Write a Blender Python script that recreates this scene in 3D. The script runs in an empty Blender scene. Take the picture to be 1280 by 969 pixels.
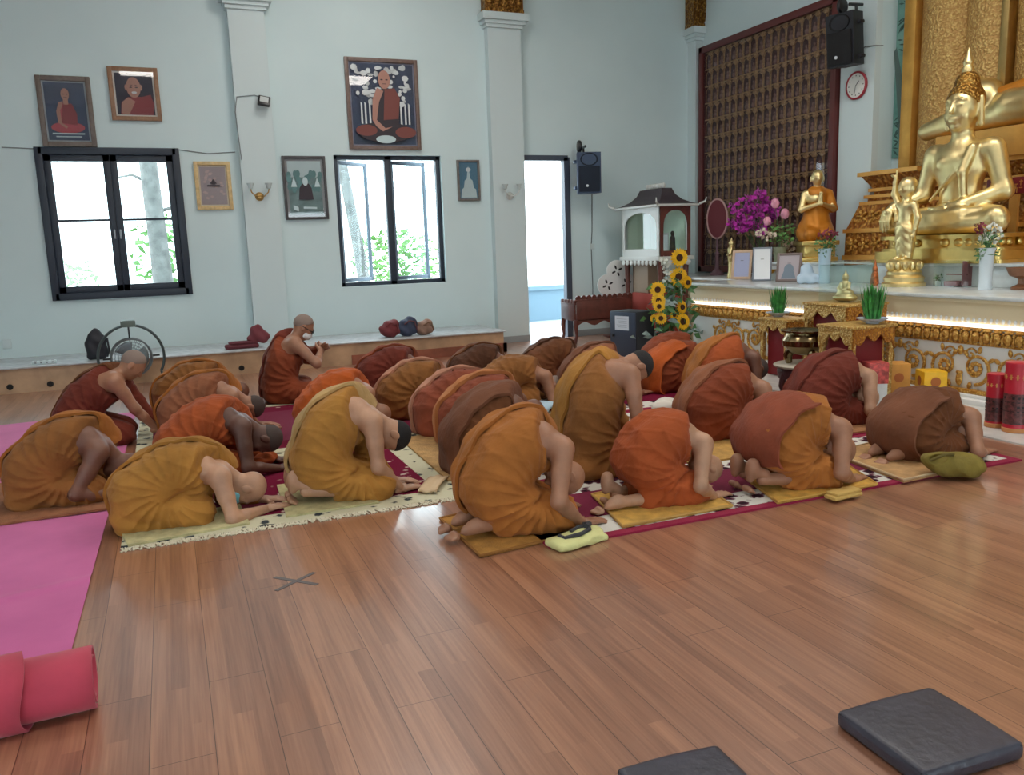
import bpy, bmesh, math, random
import numpy as np
from mathutils import Vector, Matrix

PI = math.pi
C = bpy.context.scene.collection
rnd = random.Random(7)

# ------------------------------------------------------------------ camera
YAW, PITCH, ROLL, F, CX, CY, EYE = 0.38821, 0.16917, -0.03503, 1031.5, 640.0, 484.5, 1.5
def _cam():
    cyw, syw = math.cos(YAW), math.sin(YAW)
    c, s = math.cos(PITCH), math.sin(PITCH)
    cr, sr = math.cos(ROLL), math.sin(ROLL)
    f = np.array([syw * c, cyw * c, -s]); r = np.array([cyw, -syw, 0.0]); u = np.cross(r, f)
    return np.array([r * cr + u * sr, -(u * cr - r * sr), f])
CM = _cam()
def ray(x, y): return CM.T @ np.array([(x - CX) / F, (y - CY) / F, 1.0])
def onZ(x, y, z=0.0):
    d = ray(x, y); return Vector(np.array([0, 0, EYE]) + (z - EYE) / d[2] * d)
def onY(x, y, Y):
    d = ray(x, y); return Vector(np.array([0, 0, EYE]) + Y / d[1] * d)
def onX(x, y, X):
    d = ray(x, y); return Vector(np.array([0, 0, EYE]) + X / d[0] * d)

cam = bpy.data.cameras.new('camera'); co = bpy.data.objects.new('camera', cam); C.objects.link(co)
cam.sensor_width = 36; cam.lens = F / 1280 * 36; cam.clip_end = 200
R_, U_, B_ = CM[0], -CM[1], -CM[2]
co.matrix_world = Matrix(((R_[0], U_[0], B_[0], 0), (R_[1], U_[1], B_[1], 0), (R_[2], U_[2], B_[2], EYE), (0, 0, 0, 1)))
bpy.context.scene.camera = co

# ------------------------------------------------------------------ materials
def lin(c):
    return tuple((v / 255 / 12.92) if v / 255 <= .04045 else ((v / 255 + .055) / 1.055) ** 2.4 for v in c[:3]) + (1.0,)
class NT:
    def __init__(s, name):
        s.m = bpy.data.materials.new(name); s.m.use_nodes = True
        s.t = s.m.node_tree; s.n = s.t.nodes; s.b = s.n['Principled BSDF']; s.out = s.n['Material Output']
    def add(s, typ, **kw):
        n = s.n.new(typ)
        for k, v in kw.items():
            if k.startswith('i_'):
                k = k[2:]; n.inputs[int(k) if k.isdigit() else k].default_value = v
            else: setattr(n, k, v)
        return n
    def ln(s, a, b): s.t.links.new(a, b)
    def coord(s, kind='Object', scale=(1, 1, 1), rot=(0, 0, 0)):
        c = s.add('ShaderNodeTexCoord'); m = s.add('ShaderNodeMapping')
        m.inputs['Scale'].default_value = scale; m.inputs['Rotation'].default_value = rot
        s.ln(c.outputs[kind], m.inputs[0]); return m.outputs[0]
    def noise(s, vec, scale, detail=4, rough=.55):
        n = s.add('ShaderNodeTexNoise', i_Scale=scale, i_Detail=detail, i_Roughness=rough); s.ln(vec, n.inputs['Vector']); return n.outputs['Fac']
    def ramp(s, fac, stops, interp='LINEAR'):
        r = s.add('ShaderNodeValToRGB'); e = r.color_ramp.elements; r.color_ramp.interpolation = interp
        while len(e) < len(stops): e.new(.5)
        for el, (p, c) in zip(e, stops):
            el.position = p; el.color = lin(c) if max(c) > 1 else tuple(c) + (1,)
        s.ln(fac, r.inputs[0]); return r.outputs[0]
    def mix(s, fac, a, b, blend='MIX'):
        m = s.add('ShaderNodeMix', data_type='RGBA', blend_type=blend)
        if isinstance(fac, (int, float)): m.inputs[0].default_value = fac
        else: s.ln(fac, m.inputs[0])
        for v, i in ((a, 6), (b, 7)):
            if isinstance(v, tuple): m.inputs[i].default_value = lin(v)
            else: s.ln(v, m.inputs[i])
        return m.outputs[2]
    def bump(s, h, strength, dist=.02):
        b = s.add('ShaderNodeBump', i_Strength=strength, i_Distance=dist); s.ln(h, b.inputs['Height']); s.ln(b.outputs[0], s.b.inputs['Normal'])
_mats = {}
def mat(name, col=(200, 200, 200), rough=.6, metal=0., var=0., vs=6., bump=0., bs=40., sheen=0., coat=0., emit=0., spec=None):
    if name in _mats: return _mats[name]
    s = NT(name); b = s.b
    b.inputs['Base Color'].default_value = lin(col); b.inputs['Roughness'].default_value = rough; b.inputs['Metallic'].default_value = metal
    if spec is not None: b.inputs['Specular IOR Level'].default_value = spec
    v = s.coord()
    if var:
        n = s.noise(v, vs)
        s.ln(s.ramp(n, [(.3, tuple(max(0, c * (1 - var)) for c in col)), (.7, tuple(min(255, c * (1 + var)) for c in col))]), b.inputs['Base Color'])
    if bump: s.bump(s.noise(v, bs), bump)
    if sheen: b.inputs['Sheen Weight'].default_value = sheen; b.inputs['Sheen Roughness'].default_value = .5
    if coat: b.inputs['Coat Weight'].default_value = coat; b.inputs['Coat Roughness'].default_value = .15
    if emit: b.inputs['Emission Color'].default_value = lin(col); b.inputs['Emission Strength'].default_value = emit
    _mats[name] = s.m
    return s.m

def floor_mat():
    s = NT('laminate_planks')
    v = s.coord('Object', (1, 1, 1), (0, 0, PI / 2))
    br = s.add('ShaderNodeTexBrick', offset=.37, offset_frequency=2, i_Scale=1., i_Bias=0.)
    br.inputs['Mortar Size'].default_value = .0012; br.inputs['Brick Width'].default_value = 1.25; br.inputs['Row Height'].default_value = .19
    br.inputs['Color1'].default_value = (0, 0, 0, 1); br.inputs['Color2'].default_value = (1, 1, 1, 1); br.inputs['Mortar'].default_value = (.5, .5, .5, 1)
    s.ln(v, br.inputs['Vector'])
    # strips inside each board
    br2 = s.add('ShaderNodeTexBrick', offset=.29, offset_frequency=2, i_Scale=1., i_Bias=0.)
    br2.inputs['Mortar Size'].default_value = 0; br2.inputs['Brick Width'].default_value = .9; br2.inputs['Row Height'].default_value = .0633
    br2.inputs['Color1'].default_value = (0, 0, 0, 1); br2.inputs['Color2'].default_value = (1, 1, 1, 1)
    s.ln(v, br2.inputs['Vector'])
    c = s.add('ShaderNodeTexCoord'); mp = s.add('ShaderNodeMapping'); s.ln(c.outputs['Object'], mp.inputs[0]); mp.inputs['Scale'].default_value = (26, 1.0, 1)
    addv = s.add('ShaderNodeVectorMath', operation='ADD'); s.ln(mp.outputs[0], addv.inputs[0]); s.ln(br2.outputs[0], addv.inputs[1])
    g = s.noise(addv.outputs[0], 1.0, 5, .6)
    mp2 = s.add('ShaderNodeMapping'); s.ln(c.outputs['Object'], mp2.inputs[0]); mp2.inputs['Scale'].default_value = (90, 2.2, 1)
    g2 = s.noise(mp2.outputs[0], 1.0, 3)
    base = s.ramp(g, [(.25, (132, 86, 64)), (.5, (170, 118, 90)), (.75, (192, 140, 108))])
    base = s.mix(.32, base, s.ramp(g2, [(.3, (116, 78, 62)), (.7, (188, 142, 114))]))
    tone = s.ramp(br2.outputs[0], [(0, (222, 216, 214)), (1, (255, 252, 248))])
    base = s.mix(1.0, base, tone, 'MULTIPLY')
    seam = s.ramp(br.outputs['Fac'], [(0, (255, 255, 255)), (1, (120, 100, 90))])
    base = s.mix(1.0, base, seam, 'MULTIPLY')
    s.ln(base, s.b.inputs['Base Color'])
    s.b.inputs['Roughness'].default_value = .34
    s.b.inputs['Specular IOR Level'].default_value = .8; s.b.inputs['Coat Weight'].default_value = .6; s.b.inputs['Coat Roughness'].default_value = .10
    big = s.noise(s.coord('Object', (3, 3, 1)), 2.0, 3)
    s.bump(big, .04, .01)
    return s.m

def robe_mat(name, col, hi=None):
    if name in _mats: return _mats[name]
    s = NT(name)
    v = s.coord('Object', (1, 1, 1))
    n = s.noise(v, 3.2, 4)
    d = tuple(c * .84 for c in col); h = hi or tuple(min(255, c * 1.12) for c in col)
    s.ln(s.ramp(n, [(.3, d), (.55, col), (.8, h)]), s.b.inputs['Base Color'])
    s.b.inputs['Roughness'].default_value = .88; s.b.inputs['Specular IOR Level'].default_value = .12
    s.b.inputs['Sheen Weight'].default_value = .05
    w = s.coord('Object', (3, 9, 5), (.5, .3, .6))
    n1 = s.noise(w, 2.2, 5, .5); n2 = s.noise(v, 260, 2)
    m = s.add('ShaderNodeMath', operation='MULTIPLY_ADD'); s.ln(n2, m.inputs[0]); m.inputs[1].default_value = .05; s.ln(n1, m.inputs[2])
    s.bump(m.outputs[0], .5, .03)
    _mats[name] = s.m
    return s.m

def gold_mat(name, col=(214, 164, 66), rough=.3, carve=0., cs=30., dark=(70, 40, 12), metal=1.0):
    if name in _mats: return _mats[name]
    s = NT(name); s.b.inputs['Metallic'].default_value = metal; s.b.inputs['Roughness'].default_value = rough
    v = s.coord()
    if carve:
        vo = s.add('ShaderNodeTexVoronoi', feature='SMOOTH_F1', i_Scale=cs); s.ln(v, vo.inputs['Vector'])
        n = s.noise(v, cs * .6, 5)
        m = s.add('ShaderNodeMath', operation='MULTIPLY_ADD'); s.ln(n, m.inputs[0]); m.inputs[1].default_value = .9; s.ln(vo.outputs['Distance'], m.inputs[2])
        s.ln(s.ramp(m.outputs[0], [(.45, col), (.95, dark)]), s.b.inputs['Base Color'])
        inv = s.add('ShaderNodeMath', operation='SUBTRACT'); inv.inputs[0].default_value = 1; s.ln(m.outputs[0], inv.inputs[1])
        s.bump(inv.outputs[0], carve, .03)
    else:
        n = s.noise(v, 5)
        s.ln(s.ramp(n, [(.3, tuple(c * .88 for c in col)), (.7, col)]), s.b.inputs['Base Color'])
    _mats[name] = s.m
    return s.m

def glass_mat(name='clear_glass', tint=(245, 250, 250), refl=1.0):
    if name in _mats: return _mats[name]
    s = NT(name); s.n.remove(s.b)
    tr = s.add('ShaderNodeBsdfTransparent'); tr.inputs[0].default_value = lin(tint)
    gl = s.add('ShaderNodeBsdfGlossy', i_Roughness=.02)
    fr = s.add('ShaderNodeLayerWeight', i_Blend=.5); pw = s.add('ShaderNodeMath', operation='POWER'); s.ln(fr.outputs['Facing'], pw.inputs[0]); pw.inputs[1].default_value = 5.
    mm = s.add('ShaderNodeMath', operation='MULTIPLY_ADD'); s.ln(pw.outputs[0], mm.inputs[0]); mm.inputs[1].default_value = .9 * refl; mm.inputs[2].default_value = .035 * refl
    mx = s.add('ShaderNodeMixShader'); s.ln(mm.outputs[0], mx.inputs[0]); s.ln(tr.outputs[0], mx.inputs[1]); s.ln(gl.outputs[0], mx.inputs[2])
    s.ln(mx.outputs[0], s.out.inputs[0]); _mats[name] = s.m
    return s.m

# ------------------------------------------------------------------ object helpers
def tag(o, label=None, cat=None, group=None, kind=None):
    if label: o['label'] = label
    if cat: o['category'] = cat
    if group: o['group'] = group
    if kind: o['kind'] = kind
    return o
def thing(name, label, cat, loc=(0, 0, 0), rz=0., group=None):
    o = bpy.data.objects.new(name, None); C.objects.link(o); o.empty_display_size = .1
    o.location = loc; o.rotation_euler = (0, 0, rz)
    return tag(o, label, cat, group)
def mesh_obj(name, verts, faces, material, parent=None, smooth=True, angle=None):
    me = bpy.data.meshes.new(name)
    if isinstance(verts, np.ndarray):
        verts = np.ascontiguousarray(verts, dtype=np.float32); faces = np.ascontiguousarray(faces, dtype=np.int32)
        k = faces.shape[1]
        me.vertices.add(len(verts)); me.vertices.foreach_set('co', verts.ravel())
        me.loops.add(faces.size); me.loops.foreach_set('vertex_index', faces.ravel())
        me.polygons.add(len(faces)); me.polygons.foreach_set('loop_start', np.arange(0, faces.size, k, dtype=np.int32))
        me.polygons.foreach_set('loop_total', np.full(len(faces), k, dtype=np.int32))
        me.update(calc_edges=True)
    else:
        me.from_pydata(verts, [], faces); me.update()
    if smooth:
        me.polygons.foreach_set('use_smooth', [True] * len(me.polygons))
        if angle: me.set_sharp_from_angle(angle=angle)
    for m in (material if isinstance(material, (list, tuple)) else [material]): me.materials.append(m)
    o = bpy.data.objects.new(name, me); C.objects.link(o)
    if parent: o.parent = parent
    return o
class MB:
    def __init__(s, M=None): s.v = []; s.f = []; s.mi = []; s.cur = 0; s.M = M
    def _add(s, vs, fs):
        n = len(s.v)
        s.v += [tuple(s.M @ Vector(v)) if s.M else tuple(v) for v in vs]
        s.f += [tuple(i + n for i in f) for f in fs]; s.mi += [s.cur] * len(fs); return s
    def bm(s, bm):
        bm.verts.index_update(); vs = [v.co.copy() for v in bm.verts]; fs = [[v.index for v in f.verts] for f in bm.faces]; bm.free(); return s._add(vs, fs)
    def box(s, c, d, rz=0, bev=0., seg=2, R=None):
        bm = bmesh.new(); bmesh.ops.create_cube(bm, size=1)
        for v in bm.verts: v.co = Vector((v.co.x * d[0], v.co.y * d[1], v.co.z * d[2]))
        if bev: bmesh.ops.bevel(bm, geom=bm.edges[:], offset=min(bev, min(d) * .45), segments=seg, affect='EDGES', profile=.5)
        m = Matrix.Translation(c) @ (R.to_4x4() if R else Matrix.Rotation(rz, 4, 'Z'))
        bmesh.ops.transform(bm, matrix=m, verts=bm.verts); return s.bm(bm)
    def b2(s, lo, hi, bev=0.):
        lo = Vector(lo); hi = Vector(hi); a = Vector(map(min, zip(lo, hi))); b = Vector(map(max, zip(lo, hi)))
        return s.box((a + b) / 2, b - a, bev=bev)
    def cyl(s, p0, p1, r0, r1=None, n=16, cap=True):
        return s.tube([p0, p1], [r0, r0 if r1 is None else r1], n, cap)
    def tube(s, pts, r, n=10, cap=True, closed=False):
        pts = [Vector(p) for p in pts]; m = len(pts)
        rs = r if isinstance(r, (list, tuple)) else [r] * m
        vs = []; fs = []; up = None
        for i, p in enumerate(pts):
            a = pts[(i - 1) % m] if (closed or i) else p; b = pts[(i + 1) % m] if (closed or i < m - 1) else p
            t = (b - a).normalized()
            if up is None: up = t.orthogonal().normalized()
            x = (up - t * up.dot(t)); x = x.normalized() if x.length > 1e-6 else t.orthogonal().normalized(); up = x; y = t.cross(x)
            for k in range(n):
                an = 2 * PI * k / n; vs.append(p + (x * math.cos(an) + y * math.sin(an)) * rs[i])
        for i in range(m if closed else m - 1):
            j = (i + 1) % m
            for k in range(n): fs.append((i * n + k, i * n + (k + 1) % n, j * n + (k + 1) % n, j * n + k))
        if cap and not closed: fs.append(tuple(range(n))[::-1]); fs.append(tuple(range((m - 1) * n, m * n)))
        return s._add(vs, fs)
    def lathe(s, prof, c=(0, 0, 0), n=24, cap=True, sx=1., sy=1.):
        vs = []; fs = []; c = Vector(c)
        for r, z in prof:
            for k in range(n):
                a = 2 * PI * k / n; vs.append(c + Vector((r * math.cos(a) * sx, r * math.sin(a) * sy, z)))
        for i in range(len(prof) - 1):
            for k in range(n): fs.append((i * n + k, i * n + (k + 1) % n, (i + 1) * n + (k + 1) % n, (i + 1) * n + k))
        if cap: fs.append(tuple(range(n))[::-1]); fs.append(tuple(range((len(prof) - 1) * n, len(prof) * n)))
        return s._add(vs, fs)
    def ell(s, c, r, n=14, m=9, R=None):
        c = Vector(c); r = Vector(r) if hasattr(r, '__len__') else Vector((r, r, r)); vs = []; fs = []
        for i in range(m + 1):
            th = PI * i / m
            for k in range(n):
                a = 2 * PI * k / n; p = Vector((r.x * math.sin(th) * math.cos(a), r.y * math.sin(th) * math.sin(a), r.z * math.cos(th)))
                vs.append(c + (R @ p if R else p))
        for i in range(m):
            for k in range(n): fs.append((i * n + k, (i + 1) * n + k, (i + 1) * n + (k + 1) % n, i * n + (k + 1) % n))
        return s._add(vs, fs)
    def prism(s, poly, h, M=None):
        """poly in local xy, extruded 0..h along local z, M places it"""
        n = len(poly); M = M or Matrix.Identity(4)
        vs = [M @ Vector((x, y, 0)) for x, y in poly] + [M @ Vector((x, y, h)) for x, y in poly]
        fs = [tuple(range(n))[::-1], tuple(range(n, 2 * n))] + [(i, (i + 1) % n, n + (i + 1) % n, n + i) for i in range(n)]
        return s._add(vs, fs)
    def grid(s, fn, nu, nv):
        vs = [fn(i / nu, j / nv) for i in range(nu + 1) for j in range(nv + 1)]
        fs = [(i * (nv + 1) + j, (i + 1) * (nv + 1) + j, (i + 1) * (nv + 1) + j + 1, i * (nv + 1) + j + 1) for i in range(nu) for j in range(nv)]
        return s._add(vs, fs)
    def build(s, name, material, parent=None, angle=.6):
        o = mesh_obj(name, s.v, s.f, material, parent, True, angle)
        if isinstance(material, (list, tuple)): o.data.polygons.foreach_set('material_index', s.mi)
        return o
def ringpts(c, r, n=32, ax='y', rz=1.0):
    c = Vector(c); out = []
    for k in range(n):
        a = 2 * PI * k / n; u, w = r * math.cos(a), r * rz * math.sin(a)
        out.append(c + (Vector((u, 0, w)) if ax == 'y' else Vector((0, u, w)) if ax == 'x' else Vector((u, w, 0))))
    return out
def structure(o): o['kind'] = 'structure'; return o

# ------------------------------------------------------------------ signed distance modelling
V3 = lambda *a: np.array(a, dtype=float)
def d_rc(P, a, b, r1, r2):
    a = np.asarray(a, float); ba = np.asarray(b, float) - a; pa = P - a
    t = np.clip(pa @ ba / max(ba @ ba, 1e-9), 0, 1)
    return np.linalg.norm(pa - t[:, None] * ba, axis=1) - (r1 + (r2 - r1) * t)
def d_ell(P, c, r, Rm=None):
    q = P - np.asarray(c, float)
    if Rm is not None: q = q @ Rm
    r = np.asarray(r, float); k0 = np.linalg.norm(q / r, axis=1); k1 = np.linalg.norm(q / r ** 2, axis=1)
    return k0 * (k0 - 1) / np.maximum(k1, 1e-9)
def d_box(P, c, h, rd=.01, Rm=None):
    q = P - np.asarray(c, float)
    if Rm is not None: q = q @ Rm
    q = np.abs(q) - (np.asarray(h, float) - rd)
    return np.linalg.norm(np.maximum(q, 0), axis=1) + np.minimum(q.max(axis=1), 0) - rd
def smin(a, b, k):
    if k <= 0: return np.minimum(a, b)
    h = np.clip(.5 + .5 * (b - a) / k, 0, 1); return b + (a - b) * h - k * h * (1 - h)
class S:
    """sequence of blended solids"""
    def __init__(s): s.ops = []; s.lo = V3(9, 9, 9); s.hi = -s.lo
    def _b(s, pts, r):
        for p in pts: s.lo = np.minimum(s.lo, np.asarray(p) - r); s.hi = np.maximum(s.hi, np.asarray(p) + r)
    def rc(s, a, b, r1, r2=None, k=.03):
        r2 = r1 if r2 is None else r2; s._b([a, b], max(r1, r2)); s.ops.append(('u', lambda P: d_rc(P, a, b, r1, r2), k)); return s
    def chain(s, pts, rs, k=.03):
        for i in range(len(pts) - 1): s.rc(pts[i], pts[i + 1], rs[i], rs[i + 1], k)
        return s
    def ell(s, c, r, Rm=None, k=.03): s._b([c], max(r)); s.ops.append(('u', lambda P: d_ell(P, c, r, Rm), k)); return s
    def box(s, c, h, rd=.01, Rm=None, k=.01): s._b([c], np.linalg.norm(h)); s.ops.append(('u', lambda P: d_box(P, c, h, rd, Rm), k)); return s
    def cut(s, fn, k=.01): s.ops.append(('s', fn, k)); return s      # remove where fn < 0
    def add(s, other, k=.03): s._b([other.lo, other.hi], 0); s.ops.append(('u', other, k)); return s
    def disp(s, fn): s.ops.append(('d', fn, 0)); return s
    def __call__(s, P):
        d = None
        for op, fn, k in s.ops:
            v = fn(P)
            if op == 'd': d = d + v
            elif d is None: d = v
            elif op == 'u': d = smin(d, v, k)
            else: d = -smin(-d, v, k)
        return d
def surface(f, h, lo=None, hi=None, pad=.03):
    lo = (f.lo if lo is None else np.asarray(lo, float)) - pad; hi = (f.hi if hi is None else np.asarray(hi, float)) + pad
    B = 4
    nb = np.maximum(np.ceil((hi - lo) / (h * B)).astype(int), 1); n = nb * B
    cc = [lo[i] + (np.arange(nb[i]) * B + (B - 1) / 2) * h for i in range(3)]
    G = np.stack(np.meshgrid(*cc, indexing='ij'), -1).reshape(-1, 3)
    cv = f(G); act = np.abs(cv) < h * B * 1.25 + .02
    D = np.repeat(np.repeat(np.repeat(cv.reshape(nb), B, 0), B, 1), B, 2)
    A = np.repeat(np.repeat(np.repeat(act.reshape(nb), B, 0), B, 1), B, 2)
    idx = np.argwhere(A); D[A] = f(lo + idx * h)
    I = D < 0
    nx, ny, nz = n
    cs = np.zeros((nx - 1, ny - 1, nz - 1), int)
    for dx in (0, 1):
        for dy in (0, 1):
            for dz in (0, 1): cs += I[dx:nx - 1 + dx, dy:ny - 1 + dy, dz:nz - 1 + dz]
    cell = np.argwhere((cs > 0) & (cs < 8)); m = len(cell)
    if m == 0: return np.zeros((0, 3)), np.zeros((0, 4), int)
    acc = np.zeros((m, 3)); cnt = np.zeros(m)
    corners = [(0, 0, 0), (1, 0, 0), (0, 1, 0), (1, 1, 0), (0, 0, 1), (1, 0, 1), (0, 1, 1), (1, 1, 1)]
    val = [D[cell[:, 0] + c[0], cell[:, 1] + c[1], cell[:, 2] + c[2]] for c in corners]
    for a, b in ((0, 1), (2, 3), (4, 5), (6, 7), (0, 2), (1, 3), (4, 6), (5, 7), (0, 4), (1, 5), (2, 6), (3, 7)):
        x = (val[a] < 0) != (val[b] < 0)
        t = np.where(x, val[a] / np.where(x, val[a] - val[b], 1), 0)
        pa = np.array(corners[a]); pb = np.array(corners[b])
        acc += np.where(x[:, None], pa + t[:, None] * (pb - pa), 0); cnt += x
    verts = lo + (cell + acc / cnt[:, None]) * h
    im = -np.ones(cs.shape, int); im[tuple(cell.T)] = np.arange(m)
    faces = []
    for ax in range(3):
        o1, o2 = (ax + 1) % 3, (ax + 2) % 3
        sl0 = [slice(0, s_ - 1) for s_ in n]; sl1 = list(sl0)
        for o in (o1, o2): sl0[o] = slice(1, n[o] - 1); sl1[o] = slice(1, n[o] - 1)
        sl1[ax] = slice(1, n[ax])
        a = I[tuple(sl0)]; b = I[tuple(sl1)]
        for flip, e in ((False, a & ~b), (True, b & ~a)):
            p = np.argwhere(e)
            if not len(p): continue
            p[:, o1] += 1; p[:, o2] += 1
            q = []
            for u, v in ((0, 0), (-1, 0), (-1, -1), (0, -1)):
                c = p.copy(); c[:, o1] += u; c[:, o2] += v; q.append(im[tuple(c.T)])
            q = np.stack(q, 1)
            faces.append(q[:, ::-1] if flip else q)
    Fc = np.concatenate(faces); Fc = Fc[(Fc >= 0).all(1)]
    return verts, Fc
def joinm(parts):
    vs, fs, n = [], [], 0
    for v, f in parts: vs.append(v); fs.append(f + n); n += len(v)
    return np.concatenate(vs), np.concatenate(fs)
w = bpy.data.worlds.new('world'); bpy.context.scene.world = w; w.use_nodes = True
bg = w.node_tree.nodes['Background']; bg.inputs[0].default_value = (.80, .93, 1, 1); bg.inputs[1].default_value = 9.0
def area(name, loc, sx, sy, power, col=(1, 1, 1), rot=(0, 0, 0)):
    l = bpy.data.lights.new(name, 'AREA'); l.shape = 'RECTANGLE'; l.size = sx; l.size_y = sy; l.energy = power; l.color = col
    o = bpy.data.objects.new(name, l); C.objects.link(o); o.location = loc; o.rotation_euler = rot; return o
for x, y in ((0, 1), (0, 6), (5, 1), (5, 6), (2.5, 9.5), (5.6, 4.2)): area('ceiling_fill', (x, y, 6.1), 1.2, 1.2, 76, (1, .95, .88))  # unseen soft fill for the room; last one added to brighten the gilt statues
# ------------------------------------------------------------------ room
YW, XA, XN_ = 12.2, 8.5, 8.78            # window wall, altar wall
wall_m = NT('painted_plaster')
_n = wall_m.noise(wall_m.coord(), .8, 3)
wall_m.ln(wall_m.ramp(_n, [(.3, (202, 221, 224)), (.7, (210, 228, 230))]), wall_m.b.inputs['Base Color']); wall_m.b.inputs['Roughness'].default_value = .7
wall_m = wall_m.m
white_m = mat('white_paint', (203, 218, 220), .55); ceil_m = mat('ceiling_paint', (196, 196, 190), .8)
dark_fr = mat('dark_window_frame', (38, 48, 62), .45); glass = glass_mat()
b = MB(); b.b2((-6, -5, -.1), (XN_ + .3, YW + .2, 0)); structure(b.build('floor', floor_mat()))
W1 = (onY(46.8, 188, YW).x, onY(219.5, 189, YW).x, 1.05, 2.9); W2 = (onY(416.7, 196, YW).x, onY(551, 197, YW).x, 1.0, 2.88)
D1 = (5.29, 6.08, 0, 2.87)
b = MB(); X0, X1, ZT, T = -6.0, XN_ + .3, 6.2, .22
segs = [(X0, W1[0], 0, ZT), (W1[0], W1[1], 0, W1[2]), (W1[0], W1[1], W1[3], ZT), (W1[1], W2[0], 0, ZT), (W2[0], W2[1], 0, W2[2]), (W2[0], W2[1], W2[3], ZT),
        (W2[1], D1[0], 0, ZT), (D1[0], D1[1], D1[3], ZT), (D1[1], X1, 0, ZT)]
for x0, x1, z0, z1 in segs: b.b2((x0, YW, z0), (x1, YW + T, z1))
structure(b.build('wall_back', wall_m))
XN = 8.78                                     # the statues stand in a recess of the altar wall
YN = onX(1090, 150, 8.42).y
b = MB(); b.b2((XA, YN, 0), (XN + .2, YW, ZT)); b.b2((XN, -5.3, 0), (XN + .3, YN, ZT)); structure(b.build('wall_right', wall_m))
# left wall with windows and front wall with open doorways, both outside the frame
b = MB()
b.b2((-6.3, -5.3, 2.9), (-6, YW, ZT)); b.b2((-6.3, -5.3, 0), (-6, YW, 1.05)); yy = -5.3
for y in (-3.0, 1.6): b.b2((-6.3, yy, 1.05), (-6, y, 2.9)); yy = y + 1.7
b.b2((-6.3, yy, 1.05), (-6, YW, 2.9)); structure(b.build('wall_left', wall_m))
b = MB()
xx = -6
for x in (-3.0, 3.5): b.b2((xx, -5.3, 0), (x, -5, 2.9)); xx = x + 1.8
b.b2((xx, -5.3, 0), (9.1, -5, 2.9)); b.b2((-6, -5.3, 2.9), (9.1, -5, ZT)); structure(b.build('wall_front', wall_m))
b = MB(); b.b2((-6.3, -5.3, ZT), (XN_ + .3, YW + T, ZT + .15)); structure(b.build('ceiling', ceil_m))
# pilasters on the window wall
for i, (xa, xb) in enumerate(((1.07, 1.54), (4.74, 5.27), (8.36, 8.5))):
    b = MB(); y0 = 12.06 if i < 2 else 11.98
    b.b2((xa, y0, 0), (xb, YW, 4.72)); zz = 4.72
    for k, e in enumerate((.03, .06, .10, .10)):
        b.b2((xa - e, y0 - e, zz), (xb + e if i < 2 else XA, YW, zz + .05)); zz += .05
    b.b2((xa, y0, zz), (xb, YW, ZT))
    structure(b.build('trim_%d' % (i + 1), white_m))
carve = gold_mat('gold_carved', (206, 156, 76), .38, .8, 34, (120, 78, 30), .7)
gold = gold_mat('gold_leaf_statue', (246, 224, 164), .38)
for i, (xa, xb, y0) in enumerate(((1.07, 1.54, 12.06), (4.74, 5.27, 12.06), (8.34, 8.5, 11.98))):
    b = MB(); xc = (xa + xb) / 2; w = (xb - xa) / 2 + .05
    b.b2((xa - .05, y0 - .06, 4.92), (xb + .05, YW - .01, 4.98), .01)
    for r in range(3):
        n = 5
        for k in range(n):
            x = xa - .03 + (xb - xa + .06) * (k + .5) / n
            b.ell((x, y0 - .05 - .02 * r, 5.1 + .16 * r), ((xb - xa) / n * .55, .035, .12), 10, 7)
    b.b2((xa - .04, y0 - .045, 4.98), (xb + .04, YW - .01, 5.5))
    o = b.build('column_capital', carve)
    tag(o, ['gilded leaf capital on top of the pilaster between the two windows', 'gilded leaf capital above the pilaster left of the open door', 'gilded leaf capital in the corner beside the lattice panel'][i], 'capital', 'gilded capitals')
# windows
def sash(mb, gl, M, w, h, fw, dp, bars=()):
    for q in ((0, fw, 0, h), (w - fw, w, 0, h), (0, w, 0, fw), (0, w, h - fw, h)):
        mb.M = M; mb.b2((q[0], -dp / 2, q[2]), (q[1], dp / 2, q[3]), .006)
    for z in bars: mb.b2((fw, -dp / 2, z - .015), (w - fw, dp / 2, z + .015))
    gl.M = M; gl.b2((fw - .005, -.003, fw - .005), (w - fw + .005, .003, h - fw + .005))
x0, x1, z0, z1 = W1; y = YW - .01
root = structure(thing('window_1', None, None, (0, 0, 0)))
fr = MB(); gl = MB(); hd = MB()
for q in ((x0 - .04, x0 + .05, z0 - .04, z1 + .04), (x1 - .05, x1 + .04, z0 - .04, z1 + .04), (x0, x1, z0 - .04, z0 + .05), (x0, x1, z1 - .05, z1 + .04)):
    fr.b2((q[0], y - .04, q[2]), (q[1], y + .08, q[3]), .006)
xm = (x0 + x1) / 2
for xa, xb in ((x0 + .05, xm), (xm, x1 - .05)):
    sash(fr, gl, Matrix.Translation((xa, y + .02, z0 + .05)), xb - xa, z1 - z0 - .1, .085, .05, ((z1 - z0) * .5,))
fr.build('window_frame', dark_fr, root); gl.build('window_pane', glass, root)
for e in (-.035, .035): hd.b2((xm + e - .012, y - .035, 1.78), (xm + e + .012, y - .005, 1.9), .005)
hd.build('window_handle', mat('steel', (150, 155, 160), .35, .9), root)
x0, x1, z0, z1 = W2; y = YW + .12
root = structure(thing('window_2', None, None, (0, 0, 0)))
fr = MB(); gl = MB()
for q in ((x0, x0 + .065, z0, z1), (x1 - .065, x1, z0, z1), (x0, x1, z0, z0 + .06), (x0, x1, z1 - .06, z1), ((x0 + x1) / 2 - .05, (x0 + x1) / 2 + .05, z0, z1)):
    fr.b2((q[0], y - .05, q[2]), (q[1], y + .05, q[3]), .006)
fr.build('window_frame', dark_fr, root)
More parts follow.
